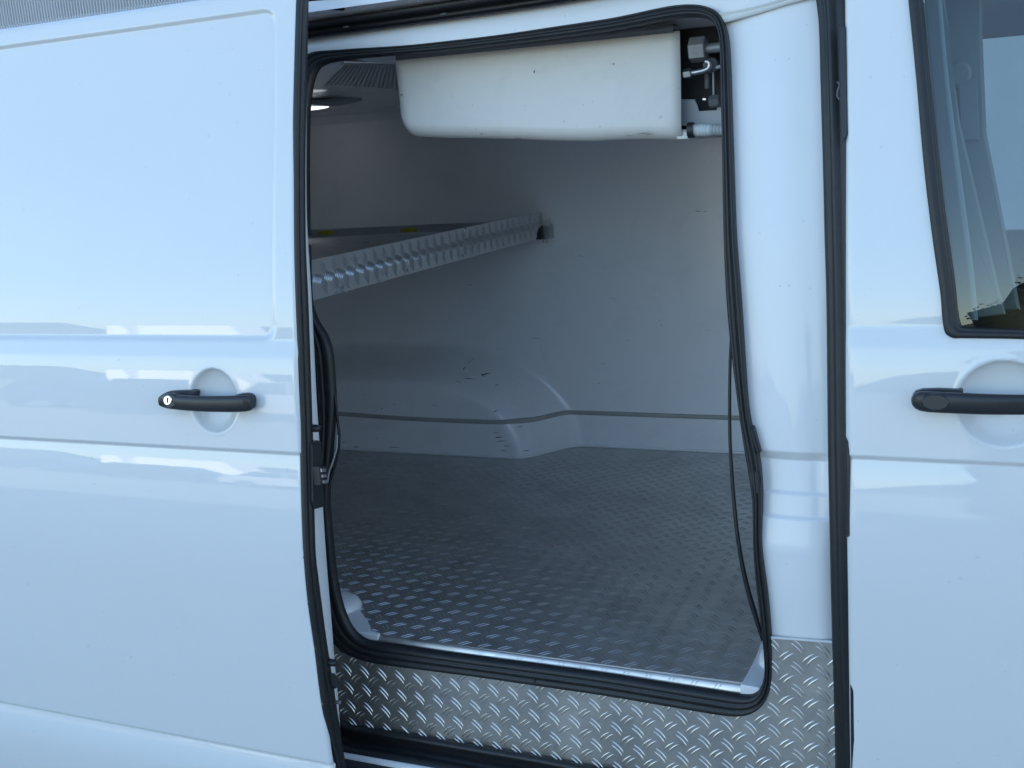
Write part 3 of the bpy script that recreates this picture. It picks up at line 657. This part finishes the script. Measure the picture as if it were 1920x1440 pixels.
# black scuffs and scratches on the wall
sm = mat("rubber_scuff", (.075, .077, .08), .6); Vs = []; Fs = []
def scuff(px, py, L, ang, w=.0012):
    c = oF((px, py), lambda x, z: farY(x, z) - .0006); d = np.array([math.cos(ang), 0, math.sin(ang)]); p_ = np.array([-d[2], 0, d[0]]); k = len(Vs)
    for s, ww in ((-1, .25), (-.4, 1), (.3, .8), (1, .2)):
        for q in (-1, 1):
            g = c + d * s * L * .42 + p_ * (q * w * .72 * ww * random.uniform(.6, 1.3)); g[1] = float(farY(g[0], g[2])) - .0006; Vs.append(g)
    for i in range(3): Fs.append((k + 2 * i, k + 2 * i + 2, k + 2 * i + 3, k + 2 * i + 1))
for (px, py, L, ang, w) in [(870, 691, .012, 1.9, .003), (884, 676, .03, 2.2, .001), (911, 701, .035, -.1, .003), (905, 704, .02, .5, .002), (932, 722, .016, -.6, .002), (880, 710, .05, .15, .0008), (860, 716, .03, .2, .0008), (929, 771, .018, -.5, .0025),
    (716, 766, .012, 0, .0015), (740, 758, .02, 0, .0008), (815, 760, .03, 0, .0008), (935, 820, .04, -.1, .0022), (940, 827, .05, -.1, .0022), (950, 836, .03, 0, .002), (930, 811, .03, 0, .0012), (945, 845, .03, 0, .002), (975, 800, .02, 0, .002), (668, 838, .03, 0, .003), (740, 839, .06, 0, .002), (645, 829, .012, 0, .003), (706, 822, .006, 0, .003),
    (1005, 634, .05, -.05, .001), (882, 534, .02, 0, .0012), (1310, 396, .03, 0, .0012), (1322, 397, .02, 0, .001), (1124, 719, .012, 0, .001), (1150, 560, .02, .4, .0006), (1240, 610, .012, 1, .0007), (987, 845, .02, 0, .0022), (1090, 480, .02, .2, .0008)]: scuff(px, py, L, -ang, w)
for _ in range(12): scuff(random.uniform(640, 1350), random.uniform(560, 830), random.uniform(.004, .03), random.uniform(-.4, .4), random.uniform(.0003, .0009))
ss = mk("wall_scuffs", Vs, Fs, sm, wall, smooth=False); ss["kind"] = "stuff"
# ceiling with cove, near wall, bulkhead, rear wall
cprof = [(2.215, ZC + .03), (2.36, ZC), (3.36, ZC), (3.42, ZC - .008), (3.62, ZC - .035), (3.68, ZC - .05), (YW + .002, ZC - .085)]
v = [(x, y, z) for x in (XR, -2.8, -2.2, -1.6, -1.0, XB) for (y, z) in cprof]
ceil = mk("cargo_ceiling", v, grid_faces(6, len(cprof)), lining, van)
ceil.data.set_sharp_from_angle(angle=R(6))
# diagonal vent grille in the ceiling
def onceil(p, dz=.0): return oZ(p, ZC - dz)
for i in range(17):
    u = i / 16
    top = (652 + 100 * u, 119.5 + 2.5 * u); bot = (613 + 140 * u, 159 + 8 * u)
    a = onceil(top, .002); b = onceil(bot, .002); d = (b - a) / np.linalg.norm(b - a); p_ = np.array([-d[1], d[0], 0]) * .0042
    MB().prism([a - p_, a + p_, b + p_, b - p_], (0, 0, .006), .002).build("grille_slat", slat_m, ceil)
gq = [onceil(p, -.0) for p in [(645, 117), (765, 119), (765, 170), (606, 162)]]
gfr = MB().prism([q + np.array([0, 0, -.0005]) for q in gq], (0, 0, .003)).build("grille_recess", lining, ceil)
lc = oY((600, 201), 3.45); lcx = np.array([lc[0], 3.45, ZC - .012])
def disc(c, rx, ry, h, n=28, m=6):
    v = []
    for i in range(m):
        ph = i / (m - 1) * math.pi / 2
        for k_ in range(n):
            w = 2 * math.pi * k_ / n; v.append(c + np.array([rx * math.cos(ph) * math.cos(w), ry * math.cos(ph) * math.sin(w), -h * math.sin(ph)]))
    return MB().add(v, [(i * n + k_, i * n + (k_ + 1) % n, (i + 1) * n + (k_ + 1) % n, (i + 1) * n + k_) for i in range(m - 1) for k_ in range(n)])
lampb = disc(lcx + np.array([.0, 0, .006]), .19, .09, .022).build("ceiling_lamp", greyp, ceil, smooth=True)
disc(lcx + np.array([-.06, -.01, -.016]), .10, .055, .007).build("lamp_lens", lamp_m, ceil, smooth=True)
b = MB(); b.box((XR, YN, ZF - .05), (-1.62, YN + .06, ZC + .03)); b.build("near_wall", lining, van)
MB().box((XB, 2.25, ZF - .05), (XB + .04, YW + .05, ZC + .04)).build("bulkhead", lining, van)
MB().box((XR - .05, YN - .02, ZF - .05), (XR, YW + .05, ZC + .04)).build("rear_wall", lining, van)

# ------------------------------------------------------------------ outer shell: roof, far side, rear, cab
prof = [(2.12, .33), (2.125, .372), (2.14, .392), (2.17, .398), (2.30, .43), (2.55, .46), (2.9, .475), (3.25, .46), (3.5, .43), (3.63, .39), (3.70, .31), (3.80, -.1), (3.87, -.5), (3.90, -.9), (3.88, -1.45)]
v = [(x, y, z) for x in (-3.62, -2.5, -1.3, -.3, .5, .95) for (y, z) in prof[:10]]
mk("roof", v, grid_faces(6, 10), paint, van)
v = [(x, y, z) for x in (-3.62, -2.4, -1.2, -.25) for (y, z) in prof[9:]]; mk("far_side", v, grid_faces(4, 6), paint, van)
MB().box((-3.66, 1.96, -1.45), (-3.60, 3.86, .38)).build("rear_end", paint, van)
MB().box((-3.6, 1.95, -1.45), (-2.45, 2.0, .3)).build("rear_quarter", paint, van)
# cab: far-side door with its window, floor, seat, front, trim
def cabfar(z): return np.interp(z, [-1.45, -.9, -.5, -.1, .31], [3.88, 3.90, 3.87, 3.80, 3.70])
v = []; 
b = MB()
for (xa, xb_, za, zb) in ((-.25, 1.5, -1.45, -.36), (-.25, .02, -.36, .36), (.72, 1.5, -.36, .36), (.02, .72, .24, .36)):
    b.prism([(xa, cabfar(za), za), (xb_, cabfar(za), za), (xb_, cabfar(zb), zb), (xa, cabfar(zb), zb)], (0, .04, 0))
b.build("far_cab_side", trim, van)
MB().box((-.25, 2.2, -1.0), (1.5, 3.9, -.95)).build("cab_floor", fabric, van)
MB().box((1.0, 2.0, -1.4), (1.9, 3.8, -.40)).build("cab_front", paint, van)
MB().box((-.285, 2.30, -1.0), (-.26, 3.75, .34)).build("cab_bulkhead", trim, van)
MB().box((.60, 2.14, -.95), (1.0, 3.75, -.42)).build("dashboard", fabric, van)
# inner pillar trim behind the window: runs parallel to the slanted frame
fp = lambda x, z: Yc(z) + .07
tp = [oF(p, fp) for p in [(1728, -60), (1745, -60), (1772, 0), (1775, 60), (1800, 230), (1840, 400), (1878, 560), (1886, 590), (1800, 600), (1760, 300)]]
MB().prism(tp, (0, .03, 0), .004).build("pillar_trim", trim, van)
fp2 = lambda x, z: Yc(z) + .16
tp = [oF(p, fp2) for p in [(1740, -80), (1842, -80), (1842, 60), (1850, 250), (1895, 480), (1912, 572), (1914, 582), (1760, 582), (1760, 200)]]
MB().prism(tp, (0, .03, 0), .006).build("pillar_trim", trim, van)
A = [oF(p, lambda x, z: Yc(z) + .03) for p in [(1752, -60), (1757, 0), (1768, 130), (1782, 260), (1800, 400), (1815, 520), (1822, 600)]]
B = [oF(p, lambda x, z: Yc(z) + .03) for p in [(1763, -60), (1766, 0), (1777, 130), (1793, 260), (1812, 400), (1827, 520), (1834, 600)]]
v, f = loft(A, B, [(0, -.006), (0, .003), (.5, .005), (1, .003), (1, -.006)], 40); mk("glass_channel", v, f, greyp, van)
ba = oF((1797, 140), fp2) + np.array([0, -.012, 0])
MB().tube([ba + np.array([0, .012, 0]), ba, ba + np.array([0, -.008, 0])], [.024, .024, .018], 22).build("belt_anchor", trim, van, smooth='auto')
bl = [oF(p, lambda x, z: Yc(z) + .145) for p in [(1797, 150), (1832, 150), (1836, 262), (1803, 262)]]
MB().prism(bl, (0, .006, 0), .001).build("seat_belt", slat_m, van)
# seat
def cushion(name, c, s, parent, m, e=.35):
    v = []; n, k_ = 22, 12
    for i in range(k_ + 1):
        ph = -math.pi / 2 + math.pi * i / k_
        for j in range(n):
            w = 2 * math.pi * j / n; g = lambda q: math.copysign(abs(q) ** e, q)
            v.append((c[0] + s[0] * g(math.cos(ph)) * g(math.cos(w)), c[1] + s[1] * g(math.cos(ph)) * g(math.sin(w)), c[2] + s[2] * g(math.sin(ph))))
    f = [(i * n + j, i * n + (j + 1) % n, (i + 1) * n + (j + 1) % n, (i + 1) * n + j) for i in range(k_) for j in range(n)]
    return MB().add(v, f).build(name, m, parent, smooth=True)
cushion("seat", (.22, 2.60, -.66), (.42, .34, .13), van, fabric)
cushion("seat_back", (-.12, 2.62, -.30), (.08, .24, .30), van, fabric)

# black bag lying on the cab seat behind the window
bag = thing("black_bag", "black soft bag with metal buckles lying on the cab seat behind the window", "bag", (.12, 2.55, EYE - .52))
def lump(cs, name, m, e=.7):
    mb = MB()
    for c, s_ in cs:
        v = []; n, k_ = 22, 12
        for i in range(k_ + 1):
            ph = -math.pi / 2 + math.pi * i / k_
            for j in range(n):
                w = 2 * math.pi * j / n; g = lambda q: math.copysign(abs(q) ** e, q); wr = 1 + .06 * math.sin(5 * w + 3 * ph) + .04 * math.sin(9 * ph + w)
                v.append((c[0] + s_[0] * g(math.cos(ph)) * g(math.cos(w)) * wr, c[1] + s_[1] * g(math.cos(ph)) * g(math.sin(w)), c[2] + s_[2] * g(math.sin(ph)) * wr))
        mb.add(v, [(i * n + j, i * n + (j + 1) % n, (i + 1) * n + (j + 1) % n, (i + 1) * n + j) for i in range(k_) for j in range(n)])
    return mb.build(name, m, bag, smooth=True)
B0 = 2.5
def bp_(px, py, y=B0): return oY((px, py), y)
lump([(bp_(1900, 640), (.20, .16, .125)), (bp_(1850, 650), (.13, .14, .105)), (bp_(1822, 640), (.075, .10, .075))], "bag_body", fabric)
lump([(bp_(1866, 574), (.032, .05, .035)), (bp_(1890, 572), (.028, .05, .033))], "pocket", fabric)
MB().tube(smooth_poly([bp_(1885, 560), bp_(1898, 546), bp_(1910, 532), bp_(1924, 524), bp_(1950, 530), bp_(1965, 560)], 24), .009, 8).build("strap", fabric, bag, smooth=True)
for q in ((1866, 546), (1883, 544)):
    c = bp_(q[0], q[1] + 3, B0 - .055); MB().tube([c, c + np.array([.006, -.003, .004])], .0035, 8).build("buckle", chrome, bag)

# ------------------------------------------------------------------ evaporator unit hanging from the ceiling
ev = thing("evaporator_unit", "cream plastic cooling unit with pipes, hung under the cargo bay ceiling", "cooling unit", (-.9, 2.5, EYE + .1))
YE = 2.26
tops = [(735, 106.5), (800, 100), (1000, 83), (1275, 57.5)]; bots = [(742, 253), (790, 257.5), (850, 259), (950, 261), (1040, 264.5), (1100, 265), (1180, 261.5), (1290, 262.5)]
T = np.array([oY(p, YE + .012) for p in tops]); Bm = np.array([oY(p, YE) for p in bots])
xl, xr = oY((742, 180), YE)[0], oY((1274, 150), YE)[0]
rad = .035; rows = []; xs_ = []
for ph in np.linspace(0, math.pi / 2, 7): xs_.append((xl + rad * (1 - math.sin(ph)), rad * (1 - math.cos(math.pi / 2 - ph))))
secs = [(xl + rad * (1 - math.cos(ph)), rad * (1 - math.sin(ph))) for ph in np.linspace(0, math.pi / 2, 8)] + [(x, 0) for x in np.linspace(xl + rad + .02, xr, 26)]
for (x, ins) in secs:
    zt_ = np.interp(x, T[:, 0], T[:, 2]); zb_ = np.interp(x, Bm[:, 0], Bm[:, 2]) + ins; r2 = .030
    lean = .018 * max(0, (.05 - (x - xl)) / .05)
    row = [(x, YE + .014 + ins, zt_)]
    for q in np.linspace(.12, 1, 8): row.append((x, YE + .014 * (1 - q) + ins + .003 * math.sin(q * 3.1), zt_ + (zb_ + r2 - zt_) * q))
    for ph in np.linspace(.15, math.pi / 2, 7): row.append((x, YE + ins + r2 * (1 - math.cos(ph)), zb_ + r2 * (1 - math.sin(ph))))
    row += [(x, YE + .22, zb_ + .012), (x, YE + .46 - ins, zb_ + .03), (x, YE + .50 - ins, zb_ + .08), (x, YE + .50 - ins, zt_)]
    rows.append(row)
# slanted left end
for i, (x, ins) in enumerate(secs[:14]):
    zt_ = np.interp(xl, T[:, 0], T[:, 2])
    for j, q in enumerate(rows[i]):
        hgt = (q[2] - .045) / (zt_ - .045); sh = -.017 * hgt * max(0, 1 - (x - xl) / .1); rows[i][j] = (q[0] + sh, q[1], q[2])
nr = len(rows[0]); v = [q for r_ in rows for q in r_]; f = grid_faces(len(rows), nr); f.append(tuple(range(nr)))
cov = MB().add(v, f).build("cover", cream, ev, smooth='auto')
sol = cov.modifiers.new("thickness", 'SOLIDIFY'); sol.thickness = .004; sol.offset = -1
cs_ = MB(); 
for (px, py, L_, hh) in ((902, 251, .008, .0018), (968, 259, .010, .002), (974, 260, .006, .002), (1001, 134, .002, .006), (1205, 250, .03, .0012), (1216, 252, .02, .0012), (1180, 254, .024, .001), (1125, 237, .006, .001), (752, 178, .003, .004), (1150, 120, .002, .004)):
    c = oY((px, py), YE - .0012); cs_.prism([c + np.array([-L_ / 2, 0, -hh * .2]), c + np.array([0, 0, -hh / 2]), c + np.array([L_ / 2, 0, hh * .3]), c + np.array([0, 0, hh / 2])], (0, .004, 0))
o_ = cs_.build("cover_scuffs", sm, ev); o_["kind"] = "stuff"
# gray rail above the cover
A = [oY(p, YE + .004) for p in [(742, 104), (1000, 78), (1262, 44)]]; B = [oY(p, YE + .004) for p in [(742, 113), (1000, 87), (1262, 60)]]
v, f = loft(A, B, [(0, -.05), (0, .0), (.5, .001), (1, 0), (1, -.05)], 20, curve=False); mk("top_rail", v, f, darkgrey, ev)
# right-hand end: tray, dark backing sheet, pipes
tr = [oY(p, YE + .01) for p in [(1268, 243), (1284, 243), (1291, 247), (1292, 262), (1268, 263)]]
MB().prism(tr, (0, .42, 0), .004).build("drip_tray", cream, ev, smooth='auto')
MB().prism([oY(p, YE + .12) for p in [(1255, 30), (1375, 30), (1375, 255), (1255, 255)]], (0, .02, 0)).build("end_plate", dark, ev)  # near-black sheet stands in for the shade of the open cavity
gp_ = [oY(p, YE + .055) for p in [(1262, 186), (1302, 186), (1306, 198), (1309, 210), (1345, 208), (1348, 190), (1375, 188), (1375, 236), (1262, 236)]]
MB().prism(gp_, (0, .01, 0), .002).build("bracket_plate", greyp, ev)
def hexnut(c, r, L, axis, mat_, name, n=6):
    axis = np.array(axis, float); axis /= np.linalg.norm(axis); c = np.array(c)
    return MB().tube([c - axis * L / 2, c - axis * (L / 2 - .002), c + axis * (L / 2 - .002), c + axis * L / 2], [r * .9, r, r, r * .9], n).build(name, mat_, ev, smooth=False)
gm = mat("dull_fitting_metal", (.30, .30, .30), .5, metal=.5, noise=.3, nscale=60)
YP = YE + .035
c = oY((1309, 93), YP); ax = oY((1345, 89), YP) - oY((1300, 94), YP); hexnut(c, .026, .034, ax, gm, "pipe_nut")
MB().tube([oY((1318, 92), YP), oY((1375, 86), YP)], .010, 16).build("suction_pipe", gm, ev, smooth='auto')
c = oY((1289, 138), YP - .01); ax = oY((1335, 130), YP) - oY((1285, 138), YP); hexnut(c, .0105, .018, ax, steel, "pipe_nut")
MB().tube(smooth_poly([oY(p, YP - .008) for p in [(1295, 137), (1308, 135), (1320, 132), (1328, 128), (1331, 121), (1328, 116), (1322, 116)]], 30), .0058, 12).build("elbow_pipe", steel, ev, smooth=True)
c = oY((1333, 122), YP + .02); hexnut(c, .016, .02, (0, 1, 0), darkgrey, "valve_body", 10)
MB().tube([oY((1343, 127), YP), oY((1375, 116), YP)], .0035, 10).build("sensor_pipe", greyp, ev, smooth='auto')
MB().tube([oY((1325, 133), YP + .02), oY((1326, 166), YP + .02)], .0055, 10).build("valve_stem", darkgrey, ev, smooth='auto')
MB().tube([oY((1337, 130), YP + .02), oY((1338, 178), YP + .02)], .002, 8).build("sensor_wire", greyp, ev, smooth='auto')
hexnut(oY((1340, 190), YP + .01), .013, .022, ax, darkgrey, "clamp_nut"); 
MB().tube([oY((1318, 186), YP), oY((1324, 186), YP)], [.0035, .003], 10).build("clamp_screw", chrome, ev, smooth='auto')
c0 = oY((1294, 244), YP - .02)
MB().tube([c0 + np.array([-.004, .0, 0]), c0 + np.array([.008, 0, 0])], .0165, 18).build("spigot", rubber, ev, smooth='auto')
hp = smooth_poly([oY(p, YP - .018) for p in [(1298, 244), (1315, 244), (1330, 243.5), (1345, 243.5), (1385, 243)]], 60); hr = [.0125 + .0009 * math.sin(i * 1.5) for i in range(60)]
MB().tube(hp[:26], hr[:26], 16).build("hose_tape", mat("white_tape", (.55, .58, .57), .5), ev, smooth=True)
MB().tube(hp[24:], [r_ - .0005 for r_ in hr[24:]], 16).build("drain_hose", greyp, ev, smooth=True)

# ------------------------------------------------------------------ shelf across the rear of the bay
XS = -1.44
sh = thing("cargo_shelf", "aluminium tread plate shelf with raised lip fixed across the cargo bay", "shelf", (-1.9, 2.9, EYE - .3))
MB().box((-2.45, 2.16, -.292), (XS - .006, 3.685, -.287)).build("shelf_deck", alu_shelf, sh)
v, f = tread((1, 0, 0), (0, 1, 0), (0, 0, 1), (0, 0, -.2872), (-2.44, XS - .02), (2.2, 3.66), .034, nbar=4, L=.024, W=.0042, Hh=.0024, gap=.0058, arc=.001, ns=5)
d_ = mk("deck_tread", v, f, alu_shelf, sh); d_["kind"] = "stuff"
fpz = [(XS, 2.14, -.2195), (XS, 3.662, -.2215), (XS, 3.60, -.316), (XS, 2.14, -.3155)]
fplate = MB().prism(fpz, (-.004, 0, 0), .0008).build("shelf_lip", alu_shelf, sh)
def smask(u, w): return 2.15 < u < 3.655 - max(0, (-.24 - w)) * .6 and -.3145 < w < -.2205
v, f = tread((0, 1, 0), (0, 0, 1), (1, 0, 0), (XS + .0002, 0, 0), (2.10, 3.70), (-.34, -.20), .0500, mask=smask, nbar=5, L=.031, W=.0046, Hh=.0026, gap=.0066, arc=.002, ns=6, ends=True, o0=(0, .0075))
d_ = mk("lip_tread", v, f, alu_shelf, sh); d_["kind"] = "stuff"
for y in (2.28, 2.62, 2.98, 3.3):
    c = np.array([XS + .001, y, -.303]); MB().tube([c, c + np.array([.002, 0, 0]), c + np.array([.0035, 0, 0])], [.0045, .0045, .002], 12).build("rivet", steel, sh, smooth='auto')
MB().prism([oY(p, 3.692) for p in [(540, 434), (580, 431), (930, 415), (960, 414), (960, 428), (580, 445), (540, 447)]], (0, -.004, 0)).build("back_angle", alu_shelf, sh)
for (px, py) in ((610, 437), (765, 432)):
    MB().prism([oY(p, 3.684) for p in [(px - 15, py - 3.5), (px + 15, py - 5), (px + 16, py + 2.5), (px - 14, py + 4)]], (0, .004, 0), .001).build("yellow_clip", yellow, sh)
bx = [oY(p, 3.66) for p in [(1015, 423), (1031, 422), (1033, 447), (1017, 448)]]
MB().prism(bx, (0, .03, 0), .002).build("end_bracket", steel, sh)
bx = [oY(p, 3.655) for p in [(1017, 411), (1028, 409.5), (1029, 424), (1018, 425)]]
MB().prism(bx, (0, .012, 0), .001).build("bracket_hook", alu_bright, sh)
c = oY((1021, 449), 3.66); MB().tube([c, c + np.array([0, 0, -.012])], .006, 10).build("bracket_bolt", steel, sh, smooth='auto')
MB().prism([oY(p, 3.64) for p in [(1003, 438), (1014, 424), (1016, 449), (1003, 449)]], (0, .02, 0)).build("corner_block", dark, sh)

# ------------------------------------------------------------------ what stands around: warehouse behind, yard, vehicles and hills the paint mirrors
wh = thing("warehouse", "grey corrugated steel wall of a building behind the van", "building", (-10, 13, 0))
xs_ = []; x = -16.0; k_ = 0
V = []
zb0, zt0 = -EYE, 5.0
cs = np.arange(-15.5, -5.0, .052); prof_ = []
for c_ in cs: prof_ += [(c_, 0), (c_ + .014, .030), (c_ + .030, .030), (c_ + .044, 0)]
v = []
for (xx, dd) in prof_: v += [(xx, 12.4 - dd, zb0), (xx, 12.4 - dd, zt0)]
f = [(2 * i, 2 * i + 2, 2 * i + 3, 2 * i + 1) for i in range(len(prof_) - 1)]
mk("ribbed_sheet", v, f, corr, wh, smooth=False)
b = MB().box((-24, 12.42, zb0), (14, 22, zt0)); b.build("building_body", corr, wh)
asphalt = mat("pale_yard_concrete", (.34, .335, .32), .85, noise=.4, nscale=.8, dirt=.3, dcol=(.15, .15, .15), dscale=.3, bump=.3, bscale=30)
g = mk("ground", [(-900, -1500, -EYE), (900, -1500, -EYE), (900, 400, -EYE), (-900, 400, -EYE)], [(0, 1, 2, 3)], asphalt, None, False, loc=(0, 0, 0)); structure(g)
hm = mat("hill_green", (.06, .075, .06), .95, noise=.5, nscale=.02)
v = []; nh = 160
for i in range(nh):
    x = -1400 + 2800 * i / (nh - 1)
    h = 16 + 18 * math.sin(x * .006 + 1) + 14 * math.sin(x * .017) + 8 * math.sin(x * .041 + 2) + random.uniform(-1, 1)
    v += [(x, -700, -EYE - 1), (x, -760, -EYE + max(h, 3)), (x, -900, -EYE + max(h, 3) * 1.2), (x, -1000, -EYE - 1)]
hl = mk("hills", v, grid_faces(nh, 4), hm, None, True, loc=(0, 0, 0)); structure(hl)

exec_vehicles = True
vpaint = mat("parked_white_paint", (.80, .80, .79), .4, coat=.5)
vglass = mat("parked_dark_glass", (.02, .025, .03), .1); tyre = mat("tyre", (.02, .02, .02), .8)
def parked_van(cx, cy, L, H, W, label, m=vpaint, nose=.8):
    t_ = thing("parked_van", label, "van", (cx, cy, 0), "vans parked across the yard")
    z0 = -EYE
    side = [(-L / 2, .35), (-L / 2, H - .08), (-L / 2 + .08, H), (L / 2 - nose - .35, H), (L / 2 - nose, H * .62 + .3), (L / 2 - .1, H * .48), (L / 2, H * .40), (L / 2, .35)]
    P = [(cx + a, cy + W / 2, z0 + b_) for a, b_ in side]
    body = MB().prism(P, (0, -W, 0), .04).build("body", m, t_)
    for s in (-1, 1):
        for q in (-L * .30, L * .32):
            MB().tube([(cx + q, cy + s * (W / 2 - .02) + .1 * -s, z0 + .24), (cx + q, cy + s * (W / 2 + .02), z0 + .24)], .24, 20).build("wheel", tyre, t_)
    return t_
parked_van(-32.1, -36, 6.3, 3.05, 2.2, "long white van parked far across the yard facing the open van")
parked_van(-36.8, -36.3, 1.5, 3.05, 2.0, "small white van parked left of the long white van", nose=.25)
parked_van(-66, -50, 2.2, 2.6, 2.0, "small white van parked farthest away across the yard", nose=.5)
# a row of parked cars across the yard, mirrored low in the paint
def make_car(cx, cy, m, label):
    t_ = thing("parked_car", label, "car", (cx, cy, 0), "cars parked across the yard"); z0 = -EYE; W = 1.75
    side = [(-2.1, .30), (-2.15, .62), (-2.0, .88), (-1.75, .95), (-1.2, 1.42), (.35, 1.45), (1.05, .98), (1.9, .86), (2.15, .66), (2.12, .30)]
    MB().prism([(cx + a, cy + W / 2, z0 + b_) for a, b_ in side], (0, -W, 0), .06).build("body", m, t_, smooth='auto')
    MB().prism([(cx + a, cy + W / 2 + .006, z0 + b_) for a, b_ in [(-1.55, .97), (-1.12, 1.36), (-.35, 1.38), (-.35, .97)]], (0, -.03, 0)).build("window", vglass, t_)
    MB().prism([(cx + a, cy + W / 2 + .006, z0 + b_) for a, b_ in [(-.28, .97), (-.28, 1.38), (.30, 1.37), (.88, .98)]], (0, -.03, 0)).build("window", vglass, t_)
    for q in (-1.35, 1.35):
        for sd_ in (-1, 1):
            MB().tube([(cx + q, cy + sd_ * (W / 2 - .2), z0 + .31), (cx + q, cy + sd_ * (W / 2 + .01), z0 + .31)], .31, 18).build("wheel", tyre, t_)
    return t_
cp_ = {"dark blue": (.02, .03, .07), "silver": (.35, .36, .37), "black": (.012, .012, .013), "dark red": (.12, .015, .015)}
for cx, cy, c_, l_ in ((-13.5, -17, "silver", "silver car parked nearest the open van across the yard"), (-18.6, -18, "black", "black car parked beside the silver car across the yard"), (-24, -20, "dark blue", "dark blue car parked between the black car and the white vans"), (-47, -34, "dark red", "dark red car parked left of the white vans"), (-8, -24, "dark blue", "dark blue car parked alone beyond the silver car")):
    make_car(cx, cy, bpy.data.materials.get("car_paint_" + c_.replace(" ", "_")) or mat("car_paint_" + c_.replace(" ", "_"), cp_[c_], .3, coat=1.0), l_)
# unseen shrubs added to darken the cab window's reflection, in place of a person
leaf_m = mat("hedge_leaf", (.022, .032, .018), .7, noise=.5, nscale=3); bark = mat("bark", (.05, .04, .03), .9)
def shrub(cx, cy, w, h, label):
    t_ = thing("hedge_shrub", label, "shrub", (cx, cy, 0), "hedge shrubs facing the van")
    MB().tube([(cx, cy, -EYE), (cx + .05, cy, -EYE + h * .4), (cx + .1, cy + .1, -EYE + h * .75)], [.09, .06, .03], 8).build("trunk", bark, t_)
    cv = []
    for i in range(15):
        ph = -math.pi / 2 + math.pi * i / 14
        for j in range(26):
            a = 2 * math.pi * j / 26; u = math.sin(ph)
            r = .95 * (1 + .18 * math.sin(3 * a + cx) + .12 * math.sin(15 * u + cx)) * random.uniform(.94, 1.06)
            cv.append((cx + w * r * math.cos(a) * math.cos(ph), cy + w * .8 * r * math.sin(a) * math.cos(ph), -EYE + h * .55 + h * .45 * u * r))
    MB().add(cv, [(i * 26 + j, i * 26 + (j + 1) % 26, (i + 1) * 26 + (j + 1) % 26, (i + 1) * 26 + j) for i in range(14) for j in range(26)]).build("inner_crown", leaf_m, t_, smooth=True)
    V = []; F = []
    for _ in range(5000):
        a = random.uniform(0, 2 * math.pi); u = random.uniform(-1, 1); r = random.uniform(.90, 1.0)
        lob = 1 + .18 * math.sin(3 * a + cx) + .12 * math.sin(5 * u * 3 + cx)
        p = np.array([cx + w * r * lob * math.cos(a) * math.sqrt(1 - u * u), cy + w * .8 * r * lob * math.sin(a) * math.sqrt(1 - u * u), -EYE + h * .55 + h * .45 * u * r * lob])
        d = rng.normal(size=3); d /= np.linalg.norm(d); e = np.cross(d, rng.normal(size=3)); e /= np.linalg.norm(e); k = len(V); l = .022
        V += [p - d * l, p + e * l * .45, p + d * l, p - e * l * .45]; F.append((k, k + 1, k + 2, k + 3))
    mk("crown", V, F, leaf_m, t_, smooth=False)
for i, (cx, h) in enumerate(((.80, 2.36), (1.70, 2.72), (2.8, 2.66), (4.0, 2.85))):
    shrub(cx, -4.3 - .2 * (i % 2), .85, h, ["leftmost low dark shrub of the hedge behind the camera", "tall dark shrub second from the left in the hedge", "lower dark shrub third from the left in the hedge", "tallest dark shrub at the right end of the hedge"][i])
